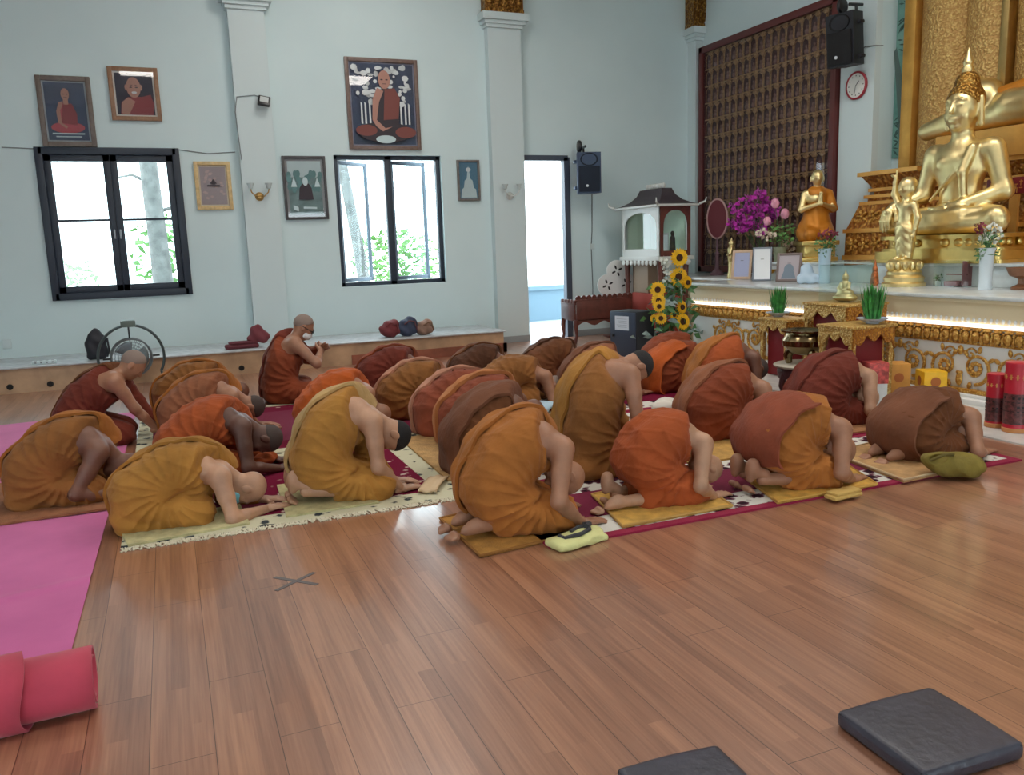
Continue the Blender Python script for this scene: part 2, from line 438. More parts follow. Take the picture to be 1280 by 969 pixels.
fr = MB(); xm = (x0 + x1) / 2
for xa, an in ((x0 + .06, 38), (xm + .05, 24)):
    sash(fr, gl, Matrix.Translation((xa, y + .06, z0 + .06)) @ Matrix.Rotation(math.radians(an), 4, 'Z'), (x1 - x0) / 2 - .12, z1 - z0 - .12, .055, .04)
fr.build('casement_sash', mat('grey_sash', (92, 104, 118), .5), root); gl.build('window_pane', glass, root)
root = structure(thing('door_1', None, None, (0, 0, 0)))
fr = MB(); x0, x1, z0, z1 = D1
for q in ((x0, x0 + .03, 0, z1), (x1 - .07, x1 + .03, 0, z1), (x0, x1, z1 - .05, z1 + .03)): fr.b2((q[0], YW - .02, q[2]), (q[1], YW + .1, q[3]))
fr.build('door_frame', mat('slate_door_frame', (66, 74, 88), .5), root)
# outside
b = MB(); b.b2((-25, YW + T, -.35), (30, 60, -.3)); structure(b.build('ground_outside', mat('pale_ground', (206, 210, 204), .9)))
b = MB(); b.b2((4, YW + T, -.3), (8.8, 15.4, 0)); structure(b.build('porch_floor', mat('pale_terrazzo', (150, 156, 160), .6)))
b = MB(); b.b2((4.2, 15.2, 0), (11, 15.4, .62)); b.b2((4.2, 15.15, .62), (11, 15.45, .7)); structure(b.build('wall_porch', mat('porch_paint', (104, 124, 138), .8)))
def leaf_cloud(name, c, r, n, size, material, parent, seed):
    q = random.Random(seed); mb = MB()
    for _ in range(n):
        while True:
            p = Vector((q.uniform(-1, 1), q.uniform(-1, 1), q.uniform(-1, 1)))
            if .35 < p.length < 1: break
        p = Vector((c[0] + p.x * r[0], c[1] + p.y * r[1], c[2] + p.z * r[2])); a = Vector((q.gauss(0, 1), q.gauss(0, 1), q.gauss(0, .6))).normalized(); bb = a.orthogonal().normalized()
        s = size * q.uniform(.6, 1.3)
        mb._add([p - a * s, p + bb * s * .4, p + a * s, p - bb * s * .4 + Vector((0, 0, s * .12))], [(0, 1, 2, 3)])
    o = mb.build(name, material, parent); return o
bark = mat('grey_bark', (96, 92, 90), .9, var=.2, bump=.5, bs=20); leafm = mat('outdoor_leaves', (84, 124, 62), .7, var=.25, vs=2)
for i, (px, py, Y, r, hgt, lab) in enumerate(((205, 340, 16.0, .16, 9., 'tall grey-trunked tree outside the left window'), (462, 330, 18, .12, 4.4, 'slanting thin tree outside the open casement window'))):
    p = onY(px, py, Y); root = thing('tree', lab, 'tree', (p.x, p.y, -.3), 0)
    tk = MB(); lean = -.02 if i == 0 else -.12
    tk.tube([(0, 0, 0), (lean * 2, 0, 2), (lean * 4.2, 0, 4), (lean * hgt, 0, hgt)], [r * 1.25, r, r * .9, r * .6], 14)
    if i == 0:
        for k, (zz, dx) in enumerate(((2.6, .9), (3.1, -.7), (3.7, .8))): tk.tube([(lean * zz, 0, zz), (dx * .5, .1, zz + .15), (dx, .2, zz + .1)], [.035, .025, .012], 8)
    tk.build('trunk', bark, root)
    if i == 0:
        for k, (c, rr, n) in enumerate((((.5, .6, 1.9), (1.1, .6, .9), 520), ((-1.6, 1.5, 1.3), (.7, .6, .6), 150), ((.1, .4, 9.2), (2, 2, 1.4), 500))): leaf_cloud('foliage', c, rr, n, .10, leafm, root, 5 + k)
    else:
        leaf_cloud('foliage', (.7, .2, 1.5), (1.1, .6, .75), 700, .10, leafm, root, 9); leaf_cloud('foliage', (-.5, 0, 4.5), (1.2, 1, .8), 200, .1, leafm, root, 10)
# wooden platform under the windows
wood_p = mat('pine_platform', (186, 152, 120), .45, var=.12, vs=3); wood_r = mat('red_wood_riser', (140, 82, 62), .45, var=.15, vs=4)
gran = mat('grey_granite_top', (188, 192, 196), .25, var=.06, vs=12)
root = structure(thing('platform', None, None, (0, 0, 0)))
b = MB(); b.b2((-6, 11.06, .0), (4.42, YW, .29)); b.build('riser', wood_p, root)
b = MB(); b.b2((2.2, 11.04, .0), (4.46, 11.08, .13)); b.b2((4.40, 11.04, 0), (4.46, 11.9, .13)); b.build('lower_riser', wood_r, root)
b = MB(); b.b2((-6, 11.02, .29), (4.45, YW, .31), .006); b.build('top_slab', gran, root)
b = MB()
for px, py in ((12.5, 484), (63, 480), (302, 460)):
    p = onY(px, py, 11.06); b.M = Matrix.Translation((p.x, 11.062, p.z)) @ Matrix.Rotation(PI / 2, 4, 'X'); b.lathe([(.035, 0), (.035, .008), (.027, .012), (.025, .004)], n=18)
b.build('vent_hole', mat('black_vent', (18, 16, 16), .6), root)
b = MB(); b.b2((4.6, 12.04, 0), (5.27, 12.2, .1)); b.b2((6.1, 12.17, 0), (8.5, 12.2, .1)); structure(b.build('baseboard_back', mat('grey_skirting', (150, 156, 158), .5)))
b = MB(); b.b2((5.42, 1.2, 0), (6.4, 9.6, .012)); structure(b.build('trim_4', mat('white_marble_floor', (206, 206, 202), .18, var=.06, vs=5)))

# ------------------------------------------------------------------ pictures and fittings on the window wall
def pic(label, x0, x1, z0, z1, fcol, fw, mcol, mw, bg, draw, tilt=0., group='framed pictures on the window wall', Y=YW, fm=None):
    w, h = x1 - x0, z1 - z0
    root = thing('framed_picture', label, 'picture', ((x0 + x1) / 2, Y - .002, z0), 0, group)
    b = MB()
    for q in ((-w / 2, -w / 2 + fw, 0, h), (w / 2 - fw, w / 2, 0, h), (-w / 2 + fw, w / 2 - fw, 0, fw), (-w / 2 + fw, w / 2 - fw, h - fw, h)): b.b2((q[0], -.045, q[2]), (q[1], 0, q[3]), .006)
    b.build('frame', fm or mat('frame_%s' % (fcol,), fcol, .4, var=.1, vs=20), root)
    b = MB(); b.b2((-w / 2 + fw, -.016, fw), (w / 2 - fw, -.004, h - fw)); b.build('mount', mat('mount_%s' % (mcol,), mcol, .7), root)
    f2 = fw + mw; b = MB(); b.b2((-w / 2 + f2, -.020, f2), (w / 2 - f2, -.015, h - f2)); b.build('picture', bg, root)
    pw, phh = w - 2 * f2, h - 2 * f2; layers = {}
    k = [0]
    def shape(m, poly):
        k[0] += 1; y = -.0205 - .0006 * k[0]
        mb = layers.setdefault(m.name, (m, MB()))[1]
        Mx = Matrix(((1, 0, 0, -pw / 2 + -0), (0, 0, -1, y + .0006), (0, 1, 0, f2), (0, 0, 0, 1)))
        mb.prism([(u * pw, v * phh) for u, v in poly], .0008, Mx)
    if draw: draw(shape)
    for m, mb in layers.values(): mb.build('printed_figure', m, root)
    g = MB(); g.b2((-w / 2 + fw, -.036, fw), (w / 2 - fw, -.034, h - fw)); g.build('glass_cover', glass_mat('picture_glass', (250, 250, 250), 1.), root)
    return root
def oval(cx_, cy_, rx, ry, n=22, a0=0, a1=360): return [(cx_ + rx * math.cos(math.radians(a0 + (a1 - a0) * i / n)), cy_ + ry * math.sin(math.radians(a0 + (a1 - a0) * i / n))) for i in range(n + (a1 - a0 < 360))]
P_skin = mat('print_skin', (176, 130, 116), .6); P_robe = mat('print_robe_red', (140, 56, 62), .6); P_robe2 = mat('print_robe_pink', (178, 74, 84), .6); P_dark = mat('print_dark', (52, 44, 52), .6)
P_white = mat('print_white', (214, 220, 222), .6); P_teal = mat('print_teal', (96, 138, 140), .6); P_brown = mat('print_brown_robe', (122, 66, 60), .6); P_pale = mat('print_pale_stone', (190, 210, 214), .6)
def seated(shape):
    shape(P_robe2, oval(.5, .22, .42, .10)); shape(P_robe2, [(.3, .22), (.28, .5), (.36, .64), (.64, .64), (.74, .48), (.72, .22)])
    shape(P_robe, [(.36, .3), (.44, .66), (.66, .63), (.76, .46), (.74, .26)]); shape(P_skin, [(.27, .3), (.25, .5), (.33, .66), (.44, .68), (.42, .6), (.35, .52), (.36, .3), (.5, .24), (.46, .2)])
    shape(P_skin, [(.45, .62), (.45, .72), (.57, .72), (.57, .62)]); shape(P_skin, oval(.51, .80, .105, .105)); shape(P_dark, oval(.47, .80, .02, .008)); shape(P_dark, oval(.56, .80, .02, .008))
    shape(P_dark, [(.47, .745), (.55, .745), (.55, .752), (.47, .752)])
    shape(P_pale, [(.1, .1), (.9, .1), (.9, .125), (.1, .125)]); shape(P_pale, [(.18, .05), (.82, .05), (.82, .07), (.18, .07)])
def bust(shape):
    shape(P_robe, [(.08, .0), (.12, .28), (.3, .42), (.7, .44), (.92, .5), (.98, .3), (.96, 0)]); shape(P_skin, [(.1, .03), (.14, .3), (.32, .42), (.5, .32), (.3, .0)])
    shape(P_skin, oval(.48, .66, .19, .25)); shape(P_skin, oval(.28, .66, .035, .07)); shape(P_skin, oval(.68, .66, .035, .07))
    for u in (.41, .56): shape(P_dark, oval(u, .66, .04, .014))
    shape(P_white, oval(.49, .535, .07, .03)); shape(P_dark, [(.40, .70), (.46, .71), (.46, .722), (.4, .712)]); shape(P_dark, [(.52, .71), (.58, .70), (.58, .712), (.52, .722)])
def forest_monk(shape):
    q = random.Random(3)
    for _ in range(60):
        u, v = q.uniform(.05, .95), q.uniform(.5, .97)
        shape(P_white, oval(u, v, q.uniform(.02, .06), q.uniform(.015, .04), 7))
    for u in (.14, .2, .27, .77, .84, .9): shape(P_white, [(u - .015, .25), (u + .015, .25), (u + .012, .5), (u - .012, .52)])
    shape(P_dark, oval(.5, .15, .44, .13)); shape(P_brown, oval(.2, .17, .17, .07)); shape(P_brown, oval(.83, .15, .17, .07))
    shape(P_dark, [(.36, .22), (.36, .5), (.44, .68), (.66, .7), (.76, .56), (.72, .22)]); shape(P_brown, [(.48, .3), (.52, .68), (.68, .7), (.76, .58), (.72, .32)])
    shape(P_skin, [(.30, .3), (.32, .56), (.40, .7), (.5, .66), (.42, .52), (.37, .3), (.5, .2), (.62, .22), (.46, .16), (.36, .22)])
    shape(P_skin, oval(.52, .8, .095, .115)); shape(P_dark, oval(.48, .8, .02, .008)); shape(P_dark, oval(.56, .8, .02, .008)); shape(P_dark, [(.49, .745), (.55, .745), (.55, .752), (.49, .752)]); shape(P_pale, oval(.5, .06, .16, .05))
def landscape(shape):
    shape(P_pale, [(0, .7), (1, .7), (1, 1), (0, 1)]); q = random.Random(5)
    for k in range(26): shape(P_teal, oval(q.uniform(.02, .98), q.uniform(.45, .78), .07, .07, 8))
    for u in (.16, .86): shape(P_pale, [(u - .09, .52), (u + .09, .52), (u + .05, .6), (u, .7), (u - .05, .6)])
    shape(P_dark, [(.28, .28), (.72, .28), (.68, .5), (.6, .58), (.4, .58), (.32, .5)]); shape(P_pale, oval(.5, .62, .08, .08))
    shape(P_pale, [(.1, .1), (.25, .06), (.25, .14), (.1, .18)]); shape(P_pale, [(.4, .11), (.8, .1), (.8, .14), (.4, .15)])
def stupa(shape):
    shape(P_pale, [(.05, .02), (.95, .02), (.9, .25), (.78, .3), (.72, .5), (.6, .55), (.54, .8), (.5, .9), (.46, .8), (.4, .55), (.28, .5), (.22, .3), (.1, .25)]); shape(P_white, oval(.5, .8, .14, .06))
def emblem(shape):
    q = random.Random(8)
    for _ in range(24): shape(mat('print_rose', (196, 172, 172), .6), oval(q.uniform(.12, .88), q.uniform(.12, .9), .07, .035, 8))
    shape(P_dark, [(.25, .48), (.75, .48), (.75, .52), (.25, .52)]); shape(P_dark, [(.36, .55), (.64, .55), (.5, .68)]); shape(P_dark, [(.42, .53), (.58, .53), (.58, .56), (.42, .56)])
def rect(px): # pixel corners on the wall
    a = onY(px[0], px[1], YW); c = onY(px[2], px[3], YW); return a.x, c.x, c.z, a.z
m_blue = mat('print_blue_backdrop', (58, 72, 100), .6, var=.12, vs=4); m_night = mat('print_navy', (34, 34, 58), .6)
x0, x1, z0, z1 = rect((43, 94, 122, 184)); pic('tall framed picture of a seated monk in red on blue, above the left window', x0, x1, z0, z1, (104, 92, 84), .06, (170, 178, 186), .02, m_blue, seated)
x0, x1, z0, z1 = rect((133, 83, 203, 152)); pic('squarish framed portrait of a smiling monk in a gold-brown frame', x0, x1, z0, z1, (140, 104, 76), .055, (232, 228, 220), .02, m_night, bust)
x0, x1, z0, z1 = rect((429, 71, 526, 188)); pic('largest framed picture, a seated monk among trees, above the casement window', x0, x1, z0, z1, (112, 92, 84), .055, (140, 140, 160), .02, m_blue, forest_monk)
x0, x1, z0, z1 = rect((241, 202, 292, 262)); pic('small framed certificate in a pale gold frame right of the left window', x0, x1, z0, z1, (204, 176, 124), .05, (226, 214, 190), .02, mat('print_mauve_grey', (166, 154, 158), .6), emblem)
x0, x1, z0, z1 = rect((351, 195, 411, 274)); pic('framed green-grey temple scene in a dark frame left of the casement window', x0, x1, z0, z1, (66, 64, 66), .035, (150, 152, 156), .035, mat('print_green_grey', (112, 138, 140), .6, var=.15, vs=6), landscape)
x0, x1, z0, z1 = rect((570, 200, 600, 251)); pic('small narrow framed picture of a white monument on blue, right of the casement window', x0, x1, z0, z1, (110, 104, 100), .03, (90, 110, 126), .008, mat('print_steel_blue', (62, 112, 140), .6), stupa)
# wall lamps
brass = mat('aged_brass', (190, 150, 90), .35, .8); frost = mat('frosted_glass_shade', (188, 200, 200), .3)
def sconce(px, py, label, main):
    p = onY(px, py, 12.06); root = thing('wall_lamp', label, 'lamp', (p.x, 12.06, p.z - .06), 0, 'two-armed wall lamps')
    b = MB(); b.M = Matrix.Rotation(PI / 2, 4, 'X'); b.lathe([(.002, .05), (.03, .045), (.055, .02), (.06, 0)][::-1], n=20); b.build('back_plate', main, root)
    for e in (1, -1):
        b = MB(); b.tube([(0, -.04, 0), (e * .06, -.09, .0), (e * .11, -.11, .05), (e * .12, -.11, .09)], .008, 8); b.build('arm', main, root)
        b = MB(); b.lathe([(.012, .09), (.03, .10), (.034, .13), (.05, .17), (.046, .17), (.03, .13)], (e * .12, -.11, 0), 16, False); b.build('shade', frost, root)
sconce(324, 240, 'brass two-armed wall lamp on the left pilaster', brass); sconce(637, 240, 'pale crystal two-armed wall lamp beside the open door', mat('pale_crystal', (206, 208, 204), .2))
p = onY(330, 131, 12.0); root = thing('floodlight', 'small black floodlight fixed to the left pilaster', 'lamp', (p.x, 12.06, p.z))
R = Matrix.Rotation(math.radians(-25), 4, 'X') @ Matrix.Rotation(math.radians(12), 4, 'Y')
blk = mat('black_plastic', (22, 22, 26), .35)
b = MB(R); b.box((0, -.1, 0), (.16, .05, .14), bev=.012); b.build('housing', blk, root)
b = MB(R); b.b2((-.055, -.129, -.03), (.055, -.124, .05)); b.build('lens', mat('lamp_lens', (200, 206, 206), .15), root)
b = MB(); b.tube([(.0, 0, .1), (0, -.06, .1), (.0, -.09, .05)], .014, 8); b.build('bracket', blk, root)
def cable(label, pts, r=.006, col=(120, 128, 130)):
    b = MB(); b.tube(pts, r, 6); tag(b.build('speaker_cable', mat('cable_%s' % (col,), col, .6)), label, 'cable')
cable('thin grey cable running up to the floodlight on the left pilaster', [onY(x, y, 12.05) for x, y in ((329, 122), (318, 119), (296, 121), (294, 140), (302, 200))])
cable('thin cable along the wall above the left window', [onY(x, y, YW - .006) for x, y in ((2, 184), (44, 186), (120, 186), (222, 187), (260, 192), (294, 190))])
# wall speakers
def speaker(label, M0, col, strap=False):
    root = thing('wall_speaker', label, 'speaker', M0.to_translation(), 0, 'wall speakers'); root.matrix_world = M0
    body = mat('speaker_%s' % (col,), col, .5); dk = mat('speaker_grille_%s' % (col,), tuple(c * .6 for c in col), .7, bump=.6, bs=300)
    b = MB(); b.prism([(-.19, -.02), (-.13, .28), (.13, .28), (.19, -.02)], .62, Matrix.Translation((0, 0, -.31))); b.build('cabinet', body, root)
    for z in (-.22, .18):
        b = MB(); b.box((0, .15, z), (.42, .1, .05), bev=.02); b.build('corner_guard', body, root)
    b = MB(); b.b2((-.165, -.045, -.29), (.165, -.018, .10), .01); b.build('grille', dk, root)
    b = MB(); b.M = Matrix.Translation((0, -.02, .2)) @ Matrix.Rotation(PI / 2, 4, 'X'); b.lathe([(.1, 0), (.1, .012), (.045, -.03), (.02, -.035)], n=20, sx=1.4, cap=False); b.build('horn', dk, root)
    b = MB(); b.M = Matrix.Translation((-.04, -.05, -.2)) @ Matrix.Rotation(PI / 2, 4, 'X'); b.lathe([(.02, 0), (.02, .006)], n=14); b.build('badge', mat('badge_white', (210, 214, 220), .4), root)
    b = MB(); b.tube([(0, .26, .1), (0, .34, .2), (0, .34, .42)], .018, 8); b.tube([(0, .2, .42), (0, .47, .42)], .02, 10); b.build('bracket', blk, root)
    b = MB(); b.M = Matrix.Translation((-.10, .2, .42)) @ Matrix.Rotation(PI / 2, 4, 'Y'); b.lathe([(.03, -.03), (.085, -.025), (.095, 0), (.085, .025), (.03, .03)], n=22); b.build('wheel', blk, root)
    return root
p = onY(735, 216, 11.75)
speaker('dusty blue-black speaker hung on the wall right of the open door', Matrix.Translation((p.x, 11.72, p.z)) @ Matrix.Rotation(math.radians(-14), 4, 'Z'), (52, 72, 100))
cable('thin cable hanging down the wall below the blue-black speaker', [onY(x, y, YW - .008) for x, y in ((740, 238), (740, 290), (739, 308), (741, 360), (741, 392))], .007, (96, 104, 106))
p = onX(1051, 50, 8.0)
speaker('black speaker hung high beside the lattice panel', Matrix.Translation(p) @ Matrix.Rotation(math.radians(-78), 4, 'Z') @ Matrix.Rotation(math.radians(6), 4, 'X'), (20, 21, 30))
b = MB(); p = onY(740, 308, YW); b.box((p.x, YW - .008, p.z), (.09, .016, .09), bev=.004); tag(b.build('socket_plate', white_m), 'small white switch plate on the wall below the blue-black speaker', 'switch')
b = MB(); p = onY(9, 430, YW); b.box((p.x, YW - .008, p.z), (.1, .016, .12), bev=.004); tag(b.build('socket_plate', white_m), 'white socket plate on the window wall at the far left', 'socket')
# ------------------------------------------------------------------ people
ROOTS = []
def v3(x, y, z): return np.array([x, y, z], float)
def ik(a, b, l1, l2, hint):
    d = b - a; L = np.linalg.norm(d); u = d / max(L, 1e-6)
    if L > (l1 + l2) * .995: b = a + u * (l1 + l2) * .995; L = (l1 + l2) * .995
    x = (l1 * l1 - l2 * l2 + L * L) / (2 * L); h = math.sqrt(max(l1 * l1 - x * x, 0))
    hn = np.asarray(hint, float); hn = hn - u * (hn @ u); hn /= max(np.linalg.norm(hn), 1e-6)
    return a + u * x + hn * h, b
POSE = {
 'bow':  dict(hip=(.19, .21), mid=(.36, .32), chest=(.53, .325), sh=(.64, .285), head=(.80, .155), psi=-22, hand=(.90, .022), knee=(.50, .09), wy=.21),
 'half': dict(hip=(.17, .27), mid=(.23, .47), chest=(.37, .575), sh=(.45, .53), head=(.605, .40), psi=-52, hand=(.60, .025), knee=(.50, .09), wy=.2),
 'lean': dict(hip=(.17, .24), mid=(.27, .40), chest=(.42, .50), sh=(.49, .54), head=(.63, .64), psi=42, hand=(.80, .025), knee=(.50, .09), wy=.2),
 'sit':  dict(hip=(.17, .16), mid=(.21, .37), chest=(.29, .52), sh=(.33, .575), head=(.44, .715), psi=55, hand=(.60, .44), knee=(.46, .09), wy=.07),
}
def blend_pose(a, b, t, **ov):
    A, B = POSE[a], POSE[b]; o = {}
    for k in A: o[k] = tuple((1 - t) * np.array(A[k]) + t * np.array(B[k])) if isinstance(A[k], tuple) else (1 - t) * A[k] + t * B[k]
    o.update(ov); return o

def hand_sdf(W, d, n, lat, curl=.25, scale=1.0):
    """W wrist, d towards the fingers, n out of the back of the hand, lat towards the thumb"""
    W, d, n, lat = (np.asarray(q, float) for q in (W, d, n, lat)); s = S(); q = scale
    Rm = np.stack([d, lat, n], 1)
    s.rc(W - d * .03, W + d * .02, .027 * q, .024 * q)
    s.box(W + d * .052 * q, (.048 * q, .039 * q, .014 * q), .013 * q, Rm, k=.02)
    for off, l, st in ((.031, .074, .092), (.011, .083, .097), (-.010, .077, .094), (-.030, .06, .086)):
        a = W + d * st * q + lat * off * q; fd = d + lat * off * 2.2
        c1 = a + (fd - n * curl * .5) * l * .52 * q; c2 = c1 + (fd - n * curl * 1.6) * l * .48 * q
        s.rc(a - d * .012 * q, c1, .0105 * q, .0095 * q, k=.006); s.rc(c1, c2, .0095 * q, .0078 * q, k=.003)
    t0 = W + d * .022 * q + lat * .03 * q; t1 = t0 + (d * .6 + lat * .8) * .045 * q; t2 = t1 + (d * .95 + lat * .25) * .032 * q
    s.rc(t0, t1, .0145 * q, .0115 * q, k=.012); s.rc(t1, t2, .0115 * q, .009 * q, k=.004)
    return s
def foot_sdf(ank, heel, ball, toe_dir, lat):
    s = S(); ank, heel, ball, toe_dir, lat = (np.asarray(q, float) for q in (ank, heel, ball, toe_dir, lat))
    ax = (ball - heel) / np.linalg.norm(ball - heel); nn = np.cross(ax, lat)
    s.rc(ank, heel * .75 + ball * .25, .036, .034); s.ell(heel, (.034, .031, .034))
    s.rc(heel, heel * .45 + ball * .55, .03, .026, k=.025)
    s.rc(ball + lat * .022, ball - lat * .022, .021, .017, k=.03)
    for i, (o, l, r) in enumerate(((.027, .048, .0145), (.010, .046, .011), (-.005, .042, .0103), (-.019, .037, .0097), (-.031, .031, .0092))):
        b = ball + lat * o; s.rc(b, b + toe_dir * l, r, r * .95, k=.008)
    return s
def head_sdf(H, psi, face=True, q=1.0):
    cs, sn = math.cos(psi), math.sin(psi); u = v3(cs, 0, sn); f = v3(sn, 0, -cs); y = v3(0, 1, 0)
    Rm = np.stack([f, y, u], 1); s = S()
    s.ell(H + u * .025 - f * .012, (.098 * q, .079 * q, .092 * q), Rm)
    s.ell(H - u * .045 + f * .022, (.068 * q, .058 * q, .078 * q), Rm, k=.04)
    s.ell(H - u * .095 + f * .055, (.026, .03, .022), Rm, k=.03)                       # chin
    for e in (1, -1):
        s.ell(H - u * .012 - f * .008 + y * e * .08, (.022, .011, .036), Rm, k=.008)   # ear
        s.ell(H - u * .03 + f * .062 + y * e * .034, (.024, .024, .024), Rm, k=.02)    # cheek
    s.rc(H + u * .018 + f * .083 + y * .03, H + u * .018 + f * .083 - y * .03, .013, k=.02)   # brow
    s.rc(H + u * .005 + f * .088, H - u * .035 + f * .104, .009, .0135, k=.012)        # nose
    s.rc(H - u * .038 + f * .094 + y * .013, H - u * .038 + f * .094 - y * .013, .0085, k=.008)
    s.rc(H - u * .066 + f * .083 + y * .02, H - u * .066 + f * .083 - y * .02, .0085, k=.01)
    s.rc(H - u * .08 + f * .079 + y * .016, H - u * .08 + f * .079 - y * .016, .009, k=.006)
    for e in (1, -1):
        c = H + u * .0 + f * .094 + y * e * .034
        s.cut(lambda P, c=c: d_ell(P, c, (.016, .02, .013), Rm), .015)
        s.ell(H + u * .0 + f * .076 + y * e * .033, (.012, .016, .011), Rm, k=.004)
    return s, u, f, Rm

def make_monk(label, anchor, at, pose, robe, skin, h=.01, heading=0., sash=None, hair=None, feet='cover', seed=0, scale=1.0, group='monks kneeling before the altar',
              elbow_out=.2, hand_y=.11, sash_y=(.02, .2), sash_end=222, sash_t=.02, extras=None, cover_right=False, sash_start=None):
    """anchor: world point for the local point `at`; robe/sash/hair: materials"""
    rs = np.random.RandomState(seed + 11); p = pose
    P2 = lambda k, y=0.: v3(p[k][0], y, p[k][1])
    hip, mid, chest, sh, H = P2('hip'), P2('mid'), P2('chest'), P2('sh'), P2('head')
    psi = math.radians(p['psi']); hy = hand_y
    body = S()
    for e in (1, -1):
        y = v3(0, e, 0)
        body.chain([hip + y * .07, mid + y * .06, chest + y * .065], [.115, .105, .10], k=.05)
    body.rc(sh + v3(0, .13, 0), sh - v3(0, .13, 0), .058, k=.06)
    ax = (sh - mid) / np.linalg.norm(sh - mid)
    neck0 = sh + ax * .02; hs, hu, hf, Rm = head_sdf(H, psi)
    nb = H - hu * .05 - hf * .02
    body.rc(neck0, nb, .058, .05, k=.04)
    arms = {}
    for e in (1, -1):
        Sx = sh + v3(0, e * .165, -.005); W = v3(p['hand'][0], e * hy, p['hand'][1] + .012)
        if 'lhand' in p and e > 0: W = v3(*p['lhand'])
        if 'rhand' in p and e < 0: W = v3(*p['rhand'])
        E, W = ik(Sx, W, .275, .25, (-.5, e * elbow_out * 2.0, -.2) if 'ehint' not in p else (p['ehint'][0], e * p['ehint'][1], p['ehint'][2]))
        if E[2] < .04: E[2] = .04
        arms[e] = (Sx, E, W)
        m1 = Sx * .55 + E * .45; m2 = E * .65 + W * .35
        body.rc(Sx, m1, .062, .05, k=.05); body.rc(m1, E, .05, .04, k=.02); body.rc(E, m2, .041, .039, k=.03); body.rc(m2, W, .039, .027, k=.02)
    bare = feet in ('tuck', 'mixed')
    fx = {'cover': .09, 'tuck': -.02, 'flat': .04, 'mixed': -.04}[feet]
    feets = []
    for e in (1, -1):
        K = v3(p['knee'][0], e * p.get('ky', .14), .075); HJ = hip + v3(.02, e * .095, -.06)
        A = v3(fx + .09, e * .085, .10 if feet == 'tuck' else .075)
        if p.get('cross'):
            K = v3(p['knee'][0] - .05, e * .27, .10); A = v3(p['knee'][0] - .0, -e * .05, .06)
        body.rc(HJ, K, .085, .062, k=.03); body.rc(K, A, .055, .036, k=.02)
        tuck = feet == 'tuck' or (feet == 'mixed' and e > 0)
        if feet != 'cover':
            if tuck: fs = foot_sdf(A + v3(.01, 0, .03), v3(fx + .03, e * .072, .195), v3(fx + .0, e * .066, .05), v3(.75, 0, -.55), v3(0, -e, 0))
            else: fs = foot_sdf(A, v3(fx + .02, e * .085, .085), v3(fx - .105, e * .075, .04), v3(-.9, 0, -.25), v3(0, -e, 0))
            feets.append(fs)
    # robe
    rob = S()
    rx = .155
    for e in (1, -1):
        y = v3(0, e, 0)
        cp = [2 * hip - mid, hip, mid, chest, sh, 2 * sh - chest]; sp, sr = [], []
        for i in range(3):
            for t in (0, .33, .67) if i < 2 else (0, .33, .67, 1):
                a, b, c_, d_ = cp[i:i + 4]
                sp.append(.5 * (2 * b + (c_ - a) * t + (2 * a - 5 * b + 4 * c_ - d_) * t * t + (3 * b - a - 3 * c_ + d_) * t ** 3) + y * (.078 - .009 * (i + t)))
                sr.append(np.interp(i + t, [0, 1, 2, 3], [.15, .146, .138, .108]))
        rob.chain(sp, sr, k=.045)
    rob.rc(sh + v3(0, .15, 0), sh - v3(0, .10, 0), .085, .085, k=.05)
    nrm = ax * .80 + v3(0, -.52, 0) + np.array([-ax[2], 0, ax[0]]) * .10
    nrm /= np.linalg.norm(nrm); q0 = sh + ax * (-.005 if not cover_right else .06)
    rob.cut(lambda P: -((P - q0) @ nrm), .02)
    if pose.get('noleft') is None:
        Sx, E, W = arms[1]; Wm = E * .25 + W * .75
        rob.rc(Sx, E, .085, .07, k=.05); rob.rc(E, Wm, .07, .052, k=.03)
    for e in (1, -1):
        if p.get('cross'):
            K = v3(p['knee'][0] - .05, e * .27, .10); rob.rc(hip + v3(0, e * .1, -.04), K, .14, .1, k=.06); rob.rc(K, v3(p['knee'][0], -e * .02, .08), .1, .085, k=.05)
        else:
            K = v3(p['knee'][0], e * p.get('ky', .14), .085)
            rob.rc(hip + v3(.02, e * .1, -.04), K, .132, .098, k=.035)
            x1 = .07 if feet == 'cover' else .24 if feet == 'tuck' else .15
            rob.rc(v3(x1 + .05, e * .1, .075), K, .078, .09, k=.035)
    bq = hip + v3(-.01, 0, .0)
    rob.ell(bq, (.165, .21, .15 if bare else .175), k=.04)
    if feet == 'cover': rob.rc(v3(.13, -.08, .09), v3(.13, .08, .09), .10, k=.06)
    cr = v3(p['knee'][0] * .55 + hip[0] * .45, 0, .235)
    if not p.get('cross'):
        for e in (1, -1):
            rob.cut(lambda P, e=e: d_ell(P, (cr[0] + .06, e * .27, cr[2] - .01), (.13, .10, .02), np.array([[.93, 0, -.36], [0, 1, 0], [.36, 0, .93]])), .03)
    ph = rs.uniform(0, 6.28, 8); kf = rs.randint(8, 12)
    def wr(P):
        dx = P[:, 0] - cr[0]; dz = P[:, 2] - cr[2]; r = np.sqrt(dx * dx + dz * dz); a = np.arctan2(dz, dx)
        w = np.clip((r - .05) / .08, 0, 1) * np.exp(-((r - .13) / .22) ** 2)
        yy = P[:, 1]
        t = np.sin(a * kf + ph[0] + 1.7 * np.sin(r * 9 + ph[1]) + 4 * yy)
        t = 1 - np.sqrt(np.abs(t) + .02)                                     # sharp folds
        g = np.sin(P[:, 0] * 17 + ph[2] + 2 * np.sin(yy * 8 + ph[3]) + P[:, 2] * 9) * np.sin(yy * 15 + ph[4] + P[:, 2] * 6)
        w2 = np.exp(-((np.sin(P[:, 0] * 6 + P[:, 2] * 21 + ph[6] + 1.5 * np.sin(yy * 7 + P[:, 0] * 5))) / .22) ** 2) * np.clip((P[:, 2] - .12) / .1, 0, 1)
